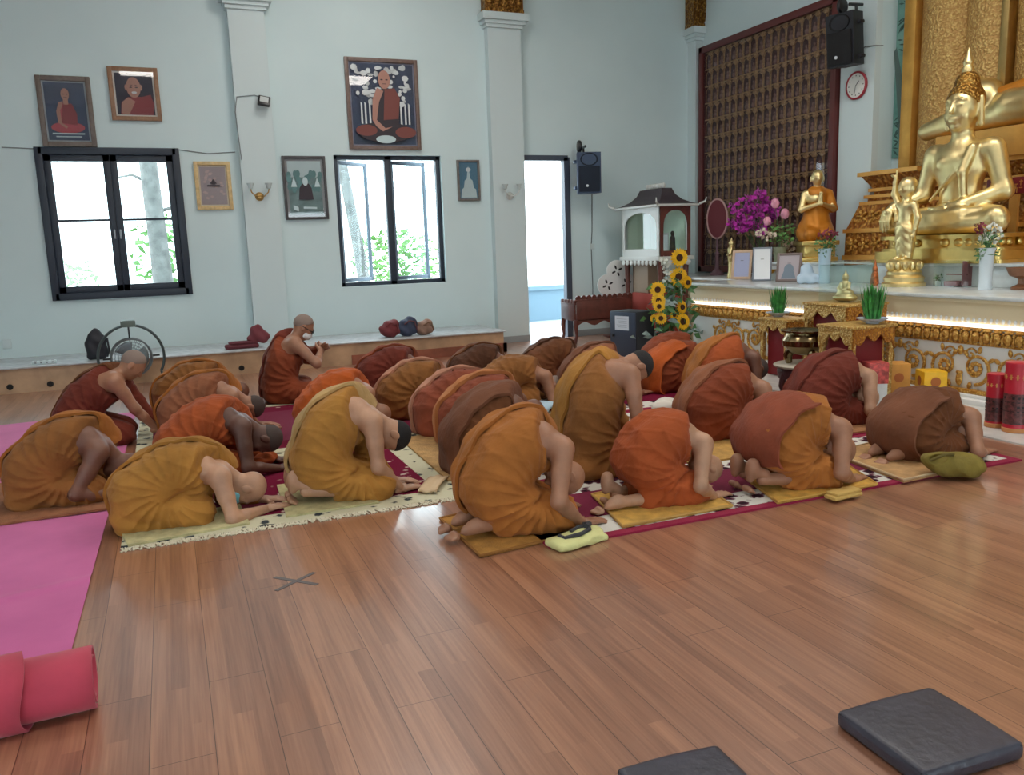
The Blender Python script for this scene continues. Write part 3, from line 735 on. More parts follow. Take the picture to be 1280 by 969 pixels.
        lowz = np.clip((.2 - P[:, 2]) / .15, 0, 1)
        c = np.sin(P[:, 2] * 60 + P[:, 0] * 22 + ph[5] + 2 * np.sin(yy * 11)) * lowz
        return -.021 * t * w - .005 * g - .005 * c - .006 * w2
    rob.disp(wr)
    smooth_rob = S(); smooth_rob.ops = rob.ops[:-1]; smooth_rob.lo = rob.lo; smooth_rob.hi = rob.hi
    rob.cut(lambda P: P[:, 2] - .006, .004)
    # open the front of the garment where the bare arm leaves it
    root = thing('person', label, 'person', (0, 0, 0), math.radians(heading), group)
    sc = scale; root.scale = (sc, sc, sc)
    off = Matrix.Rotation(math.radians(heading), 3, 'Z') @ Vector((at[0] * sc, at[1] * sc, at[2] * sc))
    root.location = Vector(anchor) - off
    # hands
    parts = []
    body.cut(lambda P: P[:, 2] - .006, .004)
    parts.append(surface(body, max(h, .009)))
    hs.rc(nb, neck0, .049, .056, k=.03)
    parts.append(surface(hs, max(.005, h * .65)))
    for e in (1, -1):
        Sx, E, W = arms[e]
        d = W - E; d[2] = min(d[2], 0) * .1 if p['hand'][1] < .1 else d[2]; d /= np.linalg.norm(d)
        if p['hand'][1] < .1:
            fw = v3(.85, -e * .12, 0); d = d * .4 + fw * .6; d /= np.linalg.norm(d); n = v3(0, 0, 1)
        else: n = np.cross(d, v3(0, e, 0)) if abs(d[1]) < .9 else v3(0, 0, 1)
        n = n - d * (n @ d); n /= np.linalg.norm(n)
        lat = np.cross(n, d) * (-e)
        if p.get('palms'): n, lat = v3(0, e, 0.) - d * d[1] * e, None
        if lat is None: n /= np.linalg.norm(n); lat = np.cross(d, n); lat = lat if lat[2] > 0 else -lat
        hd = hand_sdf(W, d, n, lat, .22)
        hd.cut(lambda P: P[:, 2] - .003, .002)
        parts.append(surface(hd, max(.0045, h * .55)))
    for fs in feets:
        fs.cut(lambda P: P[:, 2] - .004, .003); parts.append(surface(fs, max(.006, h * .7)))
    vb, fb = joinm(parts); mesh_obj('body', vb, fb, skin, root)
    vr, fr = surface(rob, h); mesh_obj('robe', vr, fr, robe, root)
    if sash:
        cq = v3((hip[0] + chest[0]) / 2, 0, (hip[2] + .20 + mid[2]) / 3)
        fa = math.degrees(math.atan2(sh[2] - cq[2], sh[0] - cq[0])) - 6
        if sash_start: fa = sash_start
        nt, ny = 46, 9
        th = np.radians(np.linspace(fa, sash_end, nt)); ys = np.linspace(sash_y[0], sash_y[1], ny)
        T, Y = np.meshgrid(th, ys, indexing='ij'); Dv = np.stack([np.cos(T), 0 * T, np.sin(T)], -1).reshape(-1, 3); Yf = Y.ravel()
        rr = np.full(len(Yf), .85)
        for _ in range(40):
            Pt = v3(cq[0], 0, cq[2]) + Dv * rr[:, None]; Pt[:, 1] += Yf
            Pt[:, 1] = np.clip(Pt[:, 1], -.17, .17); dd = smooth_rob(Pt); rr = np.maximum(rr - dd * .8, .06)
        fl_ = (cq[2] - .012) / np.maximum(-Dv[:, 2], 1e-3)
        wob = .006 * np.sin(T.ravel() * 9 + Yf * 25 + ph[6])
        def layer(o):
            r2 = np.minimum(rr + o + wob, np.where(Dv[:, 2] < -.02, np.maximum(fl_, .05), 9))
            q = v3(cq[0], 0, cq[2]) + Dv * r2[:, None]; q[:, 1] += Yf; q[:, 2] = np.maximum(q[:, 2], .008); return q
        a, b = layer(.006), layer(.006 + sash_t); nn = nt * ny
        vs = np.concatenate([a, b]); fs = []
        for i in range(nt - 1):
            for j in range(ny - 1):
                k = i * ny + j; fs.append((k, k + 1, k + ny + 1, k + ny)); fs.append((nn + k, nn + k + ny, nn + k + ny + 1, nn + k + 1))
        edge = [(i * ny, (i + 1) * ny) for i in range(nt - 1)]; fs += [(v, u, nn + u, nn + v)[::-1] for u, v in edge][:]
        fs += [(i * ny + ny - 1, i * ny + 2 * ny - 1, nn + i * ny + 2 * ny - 1, nn + i * ny + ny - 1)[::-1] for i in range(nt - 1)]
        fs += [(j, j + 1, nn + j + 1, nn + j)[::-1] for j in range(ny - 1)]
        e0 = (nt - 1) * ny; fs += [(e0 + j, e0 + j + 1, nn + e0 + j + 1, nn + e0 + j) for j in range(ny - 1)]
        o = mesh_obj('folded_outer_robe', vs, np.array(fs), sash, root)
        o.data.set_sharp_from_angle(angle=1.0)
    if hair:
        hh = S(); hh.ell(H + hu * .027 - hf * .012, (.1005, .0815, .0945), Rm)
        hh.cut(lambda P: (P - H) @ (hu * .75 - hf * .66) - .012, .012)
        v, f = surface(hh, max(.005, h * .65)); mesh_obj('hair', v, f, hair, root)
    ROOTS.append((label, root, vr))
    info = dict(root=root, H=H, u=hu, f=hf, Rm=Rm, arms=arms)
    if extras: extras(info)
    return info
def face_mask(info):
    H, u, f = info['H'], info['u'], info['f']; m = S()
    m.ell(H - u * .055 + f * .052, (.068, .068, .048), info['Rm'])
    m.cut(lambda P: (P - H) @ f - .03, .006)
    v, fc = surface(m, .006); o = mesh_obj('face_mask', v, fc, mat('pale_blue_cloth', (120, 190, 205), .8), info['root']); o['label'] = 'pale blue face mask'
def spectacles(info):
    H, u, f = info['H'], info['u'], info['f']; y = v3(0, 1, 0); b = MB()
    for e in (1, -1):
        c = H + f * .1 + y * e * .035
        b.tube([Vector(c + (y * math.cos(a) * .027 + u * math.sin(a) * .02)) for a in np.linspace(0, 2 * PI, 20)[:-1]], .0035, 6, closed=True)
        b.tube([c + y * e * .027, H + f * .02 + y * e * .088, H - f * .03 + y * e * .09], .0035, 6)
    b.tube([H + f * .1 + y * .008, H + f * .1 - y * .008], .0035, 6)
    b.build('spectacles', mat('black_plastic', (22, 22, 26), .35), info['root'])
    v, fc = surface(S().ell(H - u * .055 + f * .052, (.068, .068, .048), info['Rm']).cut(lambda P: (P - H) @ f - .03, .006), .006)
    mesh_obj('face_mask', v, fc, mat('white_cloth', (225, 228, 228), .8), info['root'])['label'] = 'white face mask'

SK = {k: None for k in ()}
def skin(name, c):
    if name in _mats: return _mats[name]
    s = NT(name); v = s.coord(); n = s.noise(v, 9, 4)
    s.ln(s.ramp(n, [(.3, tuple(x * .86 for x in c)), (.7, c)]), s.b.inputs['Base Color'])
    s.b.inputs['Roughness'].default_value = .5; s.b.inputs['Subsurface Weight'].default_value = .08; s.b.inputs['Subsurface Radius'].default_value = (.02, .008, .004)
    s.bump(s.noise(v, 120, 2), .08, .005); _mats[name] = s.m
    return s.m
sk_pale = skin('skin_light', (194, 148, 118)); sk_mid = skin('skin_tan', (172, 122, 94)); sk_dark = skin('skin_brown', (128, 86, 68)); sk_deep = skin('skin_dark_brown', (104, 70, 58))
hr_black = mat('cropped_black_hair', (30, 28, 30), .8, bump=.4, bs=300); hr_grey = mat('shaved_grey_stubble', (138, 120, 110), .8, bump=.3, bs=300); hr_dark = mat('shaved_dark_stubble', (74, 62, 58), .8, bump=.3, bs=300)
R_gold = robe_mat('robe_gold', (172, 121, 57)); R_ochre = robe_mat('robe_ochre_brown', (145, 95, 51)); R_orange = robe_mat('robe_orange', (168, 83, 44)); R_bright = robe_mat('robe_bright_orange', (185, 89, 38))
R_rust = robe_mat('robe_rust', (136, 67, 42)); R_maroon = robe_mat('robe_dark_red', (114, 53, 41)); R_brown = robe_mat('robe_brown', (111, 68, 42)); R_dbrown = robe_mat('robe_dark_brown', (90, 58, 42))
R_amber = robe_mat('robe_amber', (170, 106, 51)); R_cream = robe_mat('robe_pale_gold', (189, 155, 104)); R_tan = robe_mat('robe_tan', (150, 95, 67)); R_terra = robe_mat('robe_terracotta', (144, 75, 53)); R_pink = robe_mat('robe_faded_orange', (189, 133, 107)); R_lorange = robe_mat('robe_light_orange', (189, 122, 74))
R_cof = robe_mat('robe_coffee', (121, 77, 55))
BP = lambda t, **k: blend_pose('bow', 'half', t, **k)
BOT = (.30, -.21, 0.0)
def top_at(p): return (p['mid'][0] + .02, 0, max(p['mid'][1] + .14, p['chest'][1] + .135))
def monk_b(px, py, label, pose, *a, **k): make_monk(label, onZ(px, py), BOT, pose, *a, **k)
def monk_t(px, py, label, pose, *a, **k):
    t = top_at(pose); s = k.get('scale', 1.0); make_monk(label, onZ(px, py, t[2] * s), t, pose, *a, **k)

M_ = [ # front row and left
 lambda: monk_b(70, 640, 'monk in ochre robe bowing at the far left on a brown mat', BP(.25, sh=(.56, .33), head=(.70, .17), hand=(.72, .025), rhand=(.66, -.18, .05), ehint=(-1., .3, -.6)), R_ochre, sk_dark, h=.010, sash=R_amber, seed=1, feet='cover', elbow_out=.6),
 lambda: monk_b(205, 668, 'monk in gold robe with a pale blue face mask at the rug corner', BP(.0), R_gold, sk_pale, h=.0085, sash=R_gold, seed=2, extras=face_mask, scale=.94),
 lambda: monk_b(120, 562, 'grey-headed monk in dark red robe leaning forward, hands on the pink runner', blend_pose('lean', 'lean', 0), R_maroon, sk_mid, h=.010, hair=hr_grey, seed=3, sash=R_brown, sash_t=.012),
 lambda: monk_t(236, 456, 'monk in ochre robe bowing behind the leaning grey-headed monk, near the floor fan', BP(.1), R_ochre, sk_dark, h=.012, sash=R_amber, seed=4),
 lambda: monk_t(246, 470, 'bowing monk in brown-orange robe just behind the dark-skinned monk in rust orange', BP(.25), R_tan, sk_mid, h=.011, sash=R_amber, hair=hr_dark, seed=5),
 lambda: monk_t(250, 502, 'dark-skinned monk in plain rust-orange robe bowing behind the monk with the blue mask', BP(.3), R_orange, sk_deep, h=.010, hair=hr_dark, seed=6, hand_y=.14),
 lambda: monk_b(372, 505, 'monk in spectacles and white mask sitting upright with hands raised', dict(POSE['sit'], cross=1, palms=1, lhand=(.60, .06, .48), rhand=(.58, -.05, .47), ehint=(-.1, 1., -.6)), R_rust, sk_mid, h=.011, hair=hr_grey, seed=7, sash=R_maroon, sash_t=.015, extras=spectacles, scale=1.06),
 lambda: monk_t(415, 466, 'monk in bright orange robe bowing directly behind the black-haired monk in yellow-gold', BP(.3, hand=(.70, .025), head=(.69, .15), psi=-45), R_bright, sk_mid, h=.011, seed=8),
 lambda: monk_b(437, 634, 'black-haired monk in yellow-gold robe with rounded back, hands on the fringed rug', BP(.85), R_gold, sk_pale, h=.0085, sash=R_cream, hair=hr_black, seed=9, feet='tuck'),
 lambda: monk_t(486, 437, 'monk in dark red robe bowing nearest the bags on the platform', BP(.0), R_maroon, sk_dark, h=.013, sash=R_rust, seed=10),
 lambda: monk_t(516, 455, 'monk in ochre robe with faded orange edge, before the dark red one near the bags', BP(.1), R_ochre, sk_dark, h=.012, sash=R_pink, seed=11),
 lambda: monk_t(566, 466, 'monk in terracotta robe with faded orange edge, second behind the long brown robe', BP(.15), R_terra, sk_dark, h=.011, sash=R_pink, seed=12),
 lambda: monk_t(600, 473, 'monk in terracotta robe with light orange edge, directly behind the brown-robed monk', BP(.2), R_terra, sk_dark, h=.011, sash=R_lorange, sash_t=.03, seed=13),
 lambda: monk_t(608, 486, 'monk in plain brown robe with brown fold, behind the large gold-orange monk', BP(.42), R_brown, sk_dark, h=.010, sash=R_cof, sash_y=(-.19, .1), sash_end=230, seed=14),
 lambda: monk_t(598, 434, 'monk in dark brown robe bowing at the back, left of the open door', BP(.0), R_dbrown, sk_dark, h=.013, sash=R_brown, scale=.94, seed=15),
 lambda: monk_t(640, 448, 'monk in ochre robe with grey bare head low to the floor, mid back', BP(.0, mid=(.37, .32), chest=(.55, .31), sh=(.66, .28)), R_ochre, sk_mid, h=.012, hair=hr_grey, seed=16),
 lambda: monk_t(690, 428, 'monk in brown robe bowing in the back row straight before the open door', BP(.0), R_brown, sk_dark, h=.013, seed=17, sash=R_dbrown),
 lambda: monk_t(742, 433, 'monk in tan robe bowing in front of the carved bench', BP(.25), R_tan, sk_mid, h=.012, sash=R_cof, sash_y=(.0, .2), seed=18),
 lambda: monk_b(772, 601, 'black-haired monk in mustard robe kneeling highest in the middle of the group', BP(1.0, hip=(.2, .30), mid=(.24, .53), chest=(.36, .66), sh=(.43, .67), head=(.57, .69), psi=-10, rhand=(.62, -.17, .28)), R_ochre, sk_mid, h=.010, sash=R_gold, hair=hr_black, seed=19, sash_y=(.0, .24)),
 lambda: monk_b(664, 675, 'large monk in gold-orange robe at the front, beside the folded sun hat', BP(.66, hand=(.60, .025), head=(.60, .25), psi=-62), R_amber, sk_mid, h=.0085, sash=R_amber, sash_y=(.05, .25), sash_end=226, seed=20, feet='flat', hand_y=.2),
 lambda: monk_b(842, 640, 'monk in plain orange robe with bare soles apart, on a yellow mat', BP(.45, hand=(.64, .025), hip=(.20, .30), mid=(.30, .425), head=(.69, .18), psi=-50), R_orange, sk_pale, h=.0085, seed=21, feet='mixed', hand_y=.16, scale=.9),
 lambda: monk_t(845, 430, 'monk in rust robe with broad bright orange fold, below the sunflowers', BP(.05), R_rust, sk_mid, h=.012, sash=R_bright, sash_y=(-.225, .2), sash_start=84, sash_end=222, sash_t=.012, seed=22),
 lambda: monk_t(903, 423, 'dark-headed monk in orange robe with golden fold, nearest the bronze urn', BP(.6), R_orange, sk_dark, h=.011, sash=R_amber, sash_y=(-.02, .24), hair=hr_dark, seed=23),
 lambda: monk_t(905, 458, 'monk in rust robe with tan fold, between the plain orange monk and the urn', BP(.35, hand=(.68, .025), head=(.72, .18), psi=-45), R_rust, sk_mid, h=.010, sash=R_tan, sash_y=(.0, .24), seed=24),
 lambda: monk_b(1010, 620, 'monk in golden-orange robe with terracotta fold and both soles upright', BP(.3, hand=(.67, .025), hip=(.20, .30), mid=(.33, .40), head=(.72, .18), psi=-45), R_amber, sk_mid, h=.0085, sash=R_terra, sash_y=(-.225, .21), sash_start=84, sash_end=205, sash_t=.012, seed=25, feet='tuck', hand_y=.17),
 lambda: monk_b(1058, 537, 'monk in dark red robe bowing beside the amber gift box', BP(.4, hand=(.66, .025), head=(.70, .18), psi=-45), R_maroon, sk_pale, h=.010, sash=R_maroon, sash_y=(.0, .22), seed=26, hand_y=.16),
 lambda: monk_b(1174, 581, 'monk in brown robe at the right end, behind the olive cloth bag', BP(.0, hand=(.72, .025), rhand=(.74, -.2, .03)), R_brown, sk_mid, h=.009, sash=R_cof, sash_y=(-.225, .2), sash_start=88, sash_end=225, sash_t=.012, seed=27, feet='flat', scale=.96),
 lambda: monk_t(838, 419, 'monk mostly hidden behind the rust robe with broad orange fold, bare shoulder showing', BP(.0), R_rust, sk_pale, h=.013, seed=28),
]
for mk in M_: mk()
# ------------------------------------------------------------------ altar
cream = mat('cream_paint', (222, 206, 170), .5); marble = mat('pale_marble', (206, 212, 212), .16, var=.05, vs=6); whitep = mat('white_lacquer', (224, 226, 224), .4)
gilt = gold_mat('gilt_relief', (232, 196, 108), .36, .4, 60, (176, 124, 50), .45)
XF, Z1 = 6.45, .95
YA0, YA1 = 1.6, 9.3
root = thing('altar', 'long two-step altar with gilt scrolls on white and a cream fascia', 'altar', (XF, 0, 0))
def ab(name, m, boxes, bev=.004):
    b = MB()
    for lo, hi in boxes: b.b2(lo, hi, bev)
    return b.build(name, m, root)
E0_ = XA - XF - .01; E0 = E0_
YNa = onX(1090, 150, 8.42).y - .02
ab('plinth', whitep, [((-.14, YA0, .0), (E0, YA1, .055)), ((-.07, YA0, .055), (E0, YA1, .085))])
ab('gilt_moulding', gilt, [((-.05, YA0, .085), (0, YA1, .125))], .012)
ab('white_panel', whitep, [((0, YA0, .08), (E0_, YA1 - .02, .68))])
ab('cream_fascia', cream, [((-.03, YA0, .68), (E0, YA1, .90)), ((-.07, YA0, .885), (E0, YA1 + .02, .915))])
ab('side_wing', cream, [((.85, YA1 + .002, 0), (E0, 11.94, .915))])
ab('worktop', marble, [((.80, YA1 + .042, .915), (E0, 11.94, .95)), ((-.1, YA0, .915), (E0, YA1 + .04, .95))], .008)
ab('upper_tier', marble, [((.92, YA0, .95), (E0, 8.95, 1.15)), ((.88, YA0, 1.15), (E0, 8.98, 1.18)), ((E0, YA0, 0), (XN_ - XF, YNa, 1.18))], .006)
b = MB(); y = YA0 + .06
while y < YA1 - .05:
    b.ell((-.036, y, .735), (.012, .014, .022), 8, 6); y += .055
b.build('bead_row', whitep, root)['kind'] = 'stuff'
led = NT('led_tube'); led.b.inputs['Base Color'].default_value = (1, 1, 1, 1); led.b.inputs['Emission Color'].default_value = (1, .93, .86, 1); led.b.inputs['Emission Strength'].default_value = 1.7
b = MB(); b.tube([(-.05, YA0, .69), (-.05, YA1 - .05, .69)], .017, 10); b.build('light_tube', led.m, root)
b = MB(); y = YA0 + .05; k = 0
while y < YA1 - .05:                                        # frieze of gilt buds and leaves
    b.ell((-.02, y, .585), (.035, .036, .05), 10, 7); b.ell((-.015, y + .05, .565), (.022, .02, .045), 8, 6); b.ell((-.015, y, .645), (.028, .042, .016), 8, 6)
    b.ell((-.012, y + .05, .62), (.02, .018, .02), 8, 6); y += .1
b.b2((-.02, YA0, .655), (0, YA1, .675)); b.b2((-.012, YA0, .515), (0, YA1, .535))
b.build('gilt_frieze', gilt, root)
b = MB(); y = YA0 + .3; s = 1
def spiral(c, r0, turns, a0, sgn, n=26):
    return [(-.012, c[0] + sgn * (r0 * (1 - .8 * t)) * math.cos(a0 + turns * 2 * PI * t), c[1] + (r0 * (1 - .8 * t)) * math.sin(a0 + turns * 2 * PI * t)) for t in np.linspace(0, 1, n)]
while y < YA1 - .2:
    for sg in (1, -1):
        c = (y + sg * .16, .31); b.tube(spiral(c, .145, 1.5, -PI / 2, sg), [.017 - .0004 * i for i in range(26)], 7)
        c2 = (y + sg * .10, .43); b.tube(spiral(c2, .06, 1.2, PI * .1, sg), .009, 6)
        for an in range(0, 360, 45):
            a = math.radians(an); b.ell((-.014, c[0] + .045 * math.cos(a), c[1] + .045 * math.sin(a)), (.018, .022, .022), 7, 5)
        for an in (30, 80, 130, 200, 250):
            a = math.radians(an); b.ell((-.012, c[0] + sg * .165 * math.cos(a), c[1] + .165 * math.sin(a)), (.014, .034, .02), 7, 5, Matrix.Rotation(sg * a, 3, 'X'))
    b.ell((-.014, y, .2), (.02, .035, .06), 8, 6); b.ell((-.014, y, .46), (.02, .03, .045), 8, 6)
    y += .66
b.build('gilt_scrolls', gilt, root)

# lattice panel of niches behind glass
PX = 8.37; pa = onX(1044, 150, PX).y; pb = onX(874, 150, PX).y; pz0, pz1 = .97, 4.58
root = thing('niche_panel', 'large glazed panel of gilt niche lattice in a dark red frame on the altar wall', 'panel', (PX, (pa + pb) / 2, pz0))
hw = (pb - pa) / 2; hh_ = pz1 - pz0
red_fr = mat('dark_red_frame', (92, 38, 36), .4)
b = MB()
for q in ((-hw, -hw + .1, 0, hh_), (hw - .1, hw, 0, hh_), (-hw, hw, 0, .1), (-hw, hw, hh_ - .1, hh_)): b.b2((-.02, q[0], q[2]), (.12, q[1], q[3]), .01)
b.build('frame', red_fr, root)
b = MB(); b.b2((.09, -hw + .05, .05), (.12, hw - .05, hh_ - .05)); b.build('backing', mat('niche_backing', (116, 88, 86), .6), root)
lat = gold_mat('lattice_gilt', (232, 194, 138), .5, .4, 80, (180, 140, 98), .15)
niche = mat('niche_figure', (158, 124, 114), .6, .0)
b = MB(); fg = MB(); NC, NR = 18, 13; cw = (2 * hw - .2) / NC; ch = (hh_ - .2) / NR
for i in range(NC):
    for j in range(NR):
        yc = -hw + .1 + cw * (i + .5); zc = .1 + ch * j; r = cw * .40
        pts = [(.055, yc - r, zc + .02), (.055, yc - r, zc + ch * .52)] + [(.055, yc + r * math.cos(PI - a) , zc + ch * .52 + ch * .36 * math.sin(a) ** .8 * (1 if abs(a - PI / 2) > .2 else 1.05)) for a in np.linspace(.3, PI - .3, 7)] + [(.055, yc + r, zc + ch * .52), (.055, yc + r, zc + .02)]
        b.tube(pts, .006, 5, False)
        b.ell((.04, yc - cw / 2, zc + ch * .86), (.018, cw * .36, ch * .15), 7, 5); b.ell((.05, yc - cw / 2, zc + ch * .3), (.012, .012, ch * .06), 6, 5)
        fg.ell((.075, yc, zc + ch * .22), (.025, r * .7, ch * .16), 8, 6); fg.ell((.075, yc, zc + ch * .46), (.02, r * .3, ch * .10), 8, 6)
    b.b2((.045, -hw + .1 + cw * i - .004, .1), (.065, -hw + .1 + cw * i + .004, hh_ - .1))
for j in range(NR + 1): b.b2((.04, -hw + .1, .1 + ch * j - .010), (.07, hw - .1, .1 + ch * j + .010))
b.build('lattice', lat, root); fg.build('niche_figures', niche, root)
b = MB(); b.b2((.005, -hw + .1, .1), (.011, hw - .1, hh_ - .1)); b.build('glass_front', glass_mat('panel_glass', (236, 236, 238), .6), root)

# pier, mural and gilded backdrop
p0, p1 = onX(1090, 150, 8.42).y, onX(1049, 150, 8.42).y
b = MB(); b.b2((8.42, p0 - .012, .95), (XA + .02, p1, 6.2)); structure(b.build('trim_5', white_m))
m0, m1 = onX(1137, 60, XN_ - .05).y, YNa - .005
mu = NT('mural_paint'); v = mu.coord('Object'); sp = mu.add('ShaderNodeSeparateXYZ'); mu.ln(v, sp.inputs[0])
n1 = mu.noise(v, 2.4, 5); mu.ln(mu.ramp(n1, [(.3, (72, 122, 116)), (.55, (112, 158, 148)), (.8, (150, 184, 172))]), mu.b.inputs['Base Color'])
root = thing('mural', 'narrow teal mural of a tree beside the gilded backdrop', 'mural', (XN_ - .012, (m0 + m1) / 2, 2.45)); w2 = (m1 - m0) / 2
b = MB(); b.b2((-.02, -w2, 0), (0.01, w2, 3.6)); b.build('painted_panel', mu.m, root)
tp = MB(); q = random.Random(4); dk = mat('mural_dark_green', (58, 88, 82), .7); tr = mat('mural_trunk', (84, 104, 100), .7)
MX = Matrix(((0, 0, -1, -.021), (-1, 0, 0, 0), (0, 1, 0, 0), (0, 0, 0, 1)))
tp.prism([(.02, 0), (w2 * .9, 0), (.06, .75), (-.1, 1.35), (-.14, 1.3), (-.06, .7)], .003, MX); tp.build('painted_trunk', tr, root)
tp = MB()
for _ in range(70):
    cx_, cy_ = q.choice(((-.1, 1.5), (.05, 1.35), (-.15, .3), (.1, 2.5), (.15, .2), (-.1, 2.9), (.1, 1.9))); cx_ = max(-w2 + .06, min(w2 - .06, cx_ + q.gauss(0, .09))); cy_ = max(.05, cy_ + q.gauss(0, .15)); a = q.uniform(-1, 1)
    tp.prism([(cx_ + .05 * math.cos(a), cy_ + .05 * math.sin(a)), (cx_ - .01 * math.sin(a), cy_ + .01), (cx_ - .05 * math.cos(a), cy_ - .05 * math.sin(a)), (cx_ + .01 * math.sin(a), cy_ - .01)][::-1], .005, MX)
tp.build('painted_leaves', dk, root)
carve2 = gold_mat('carved_bronze_gold', (230, 200, 128), .5, .7, 44, (182, 142, 82), .35)
bd0 = onX(1149, 60, XN_ - .08).y
root = thing('backdrop', 'tall carved bronze-gold backdrop with rounded ribs behind the statues', 'backdrop', (XN_ - .0, 3.6, 1.18))
def prof(y):                                                    # ribbed plan of the carved wall
    return -.04 - .17 * abs(math.sin((y - bd0) * PI / .62)) ** .7
b = MB(); n = 120; ys = np.linspace(1.6, bd0, n)
b.grid(lambda u, v: (prof(1.6 + u * (bd0 - 1.6)), 1.6 + u * (bd0 - 1.6) - 3.6, v * 4.8), n, 2); b.b2((-.02, 1.6 - 3.6, 0), (-.001, bd0 - 3.6, 4.8)); b.build('carved_panel', carve2, root)
b = MB(); b.b2((-.16, bd0 - 3.6, .6), (0, m0 - 3.6 - .0, 4.8), .01); b.build('gold_border', gold_mat('gold_paint', (216, 166, 82), .45, 0, 1, metal=.6), root)
for yy in (6.42 * XN_ / 8.5,):
    b = MB(); b.b2((-.2, yy - 3.6 - .05, .9), (-.05, yy - 3.6 + .05, 4.8), .02); b.build('fluted_post', gold_mat('gold_pale', (190, 160, 104), .4), root)

# throne behind
root = thing('throne', 'carved gilt stepped pedestal carrying the reclining statue behind the seated statue', 'pedestal', (8.1, 5.24, 1.181))
gp = gold_mat('gold_paint_satin', (222, 166, 84), .4, 0, 1, metal=.5)
carve3 = gold_mat('gilt_foliage', (226, 172, 84), .36, .8, 24, (146, 90, 34), .5)
b = MB(); YE = 3.12
def tier(x, ye, z0, z1, x2=None, ye2=None, bev=.01):
    x2 = x if x2 is None else x2; ye2 = ye if ye2 is None else ye2
    for xo, xb, ya, yb, yc in ((0, .31, 2.05, ye, ye2), (.13, .50, -3.2, min(ye, 2.05), min(ye2, 2.05))):
        if yb <= ya: continue
        b._add([(x + xo, ya, z0), (xb, ya, z0), (xb, yb, z0), (x + xo, yb, z0), (x2 + xo, ya, z1), (xb, ya, z1), (xb, yc, z1), (x2 + xo, yc, z1)], [(3, 2, 1, 0), (4, 5, 6, 7), (0, 1, 5, 4), (1, 2, 6, 5), (2, 3, 7, 6), (3, 0, 4, 7)])
tier(0, YE, 0, .06); tier(.0, YE + .0, .34, .39); tier(.1, YE - .16, .68, .72); tier(.13, YE - .2, .76, .8); tier(.16, YE - .24, .84, .88); tier(.05, YE - .16, 1.03, 1.08); tier(.02, 1.9, 1.08, 1.38)
b.build('mouldings', gp, root)
b = MB(); tier(.02, YE - .02, .06, .34, .03, YE - .02); tier(.02, YE - .04, .39, .68, .1, YE - .16); tier(.16, YE - .24, .72, .76); tier(.2, YE - .3, .8, .84); tier(.18, YE - .3, .88, 1.03, .08, YE - .2); b.build('carved_bands', carve3, root)
b = MB(); q = random.Random(2)
for z, x, y0 in ((.2, .01, YE - .06), (.54, .05, YE - .16)):
    y = y0 - .1
    while y > 1.6:
        for k in range(5):
            a = 2 * PI * k / 5; b.ell((x, y + .06 * math.cos(a), z + .055 * math.sin(a)), (.025, .034, .02), 8, 5, Matrix.Rotation(a, 3, 'X'))
        b.ell((x, y, z), (.03, .025, .025), 8, 5); y -= .19
b.build('flower_bosses', gilt, root)
sg = thing('name_tablet', 'red tablet with gilt lettering on the steps right of the seated statue', 'tablet', onX(1268, 232, 8.2), -PI / 2)
b = MB(); b.box((0, 0, 0), (.62, .03, .17), bev=.01); b.build('board', mat('tablet_red', (110, 26, 34), .45), sg)
b = MB(); q = random.Random(6); x = -.26
while x < .26:
    w_ = q.uniform(.02, .035)
    for _ in range(3):
        if q.random() < .5: b.box((x + q.uniform(0, w_), -.018, q.uniform(-.05, .05)), (.007, .004, q.uniform(.04, .08)))
        else: b.box((x + w_ / 2, -.018, q.uniform(-.05, .05)), (w_, .004, .008))
    x += w_ + .018
b.build('lettering', gp, sg); b = MB(); b.b2((-.05, .0, -.5), (.05, .03, -.08)); b.build('post', gp, sg)

# --- seated statue
root = thing('seated_statue', 'large gilt seated statue with one hand in its lap and pointed crown', 'statue', (7.74, 6.36, 1.181), PI); root.scale = (.85, 1, 1)
st = S()
for e in (1, -1): st.rc((0, e * .2, .15), (.30, e * .62, .15), .17, .125, k=.06)
st.rc((.30, .62, .12), (.36, -.35, .09), .115, .085, k=.04); st.rc((.30, -.62, .15), (.33, .25, .20), .108, .08, k=.04); st.rc((.33, .2, .22), (.30, .45, .23), .055, .045, k=.03)
st.ell((-.02, 0, .14), (.24, .36, .18), k=.06); st.ell((0, 0, .42), (.185, .225, .3), k=.08); st.ell((.02, 0, .70), (.20, .30, .26), k=.08)
st.rc((-.01, -.27, .83), (-.01, .27, .83), .12, k=.06); st.rc((0, 0, .88), (.02, 0, 1.1), .125, .105, k=.06)
st.ell((.03, 0, 1.28), (.185, .17, .22), k=.05); st.ell((.07, 0, 1.165), (.12, .125, .12), k=.05); st.ell((.155, 0, 1.09), (.035, .05, .035), k=.03)
for e in (1, -1):
    st.rc((-.005, e * .178, 1.36), (.0, e * .192, 1.10), .03, .034, k=.012)
    st.ell((.185, e * .065, 1.30), (.022, .042, .016), k=.012); st.ell((.13, e * .075, 1.2), (.06, .06, .06), k=.04)
    st.chain([(.205, e * .018, 1.335), (.20, e * .07, 1.36), (.165, e * .125, 1.335)], [.009, .012, .008], k=.012)
st.rc((.20, 0, 1.34), (.243, 0, 1.235), .014, .028, k=.02); st.rc((.2, -.045, 1.165), (.2, .045, 1.165), .014, k=.014); st.rc((.198, -.03, 1.14), (.198, .03, 1.14), .016, k=.012)
st.chain([(-.01, -.345, .84), (.01, -.45, .44), (.33, -.58, .32)], [.115, .085, .058], k=.05)
st.chain([(-.01, .345, .84), (-.02, .48, .42), (.26, .2, .30)], [.115, .088, .06], k=.05)
Rz = np.eye(3)
st.rc((.33, -.60, .32), (.42, -.61, .27), .055, .045, k=.03)
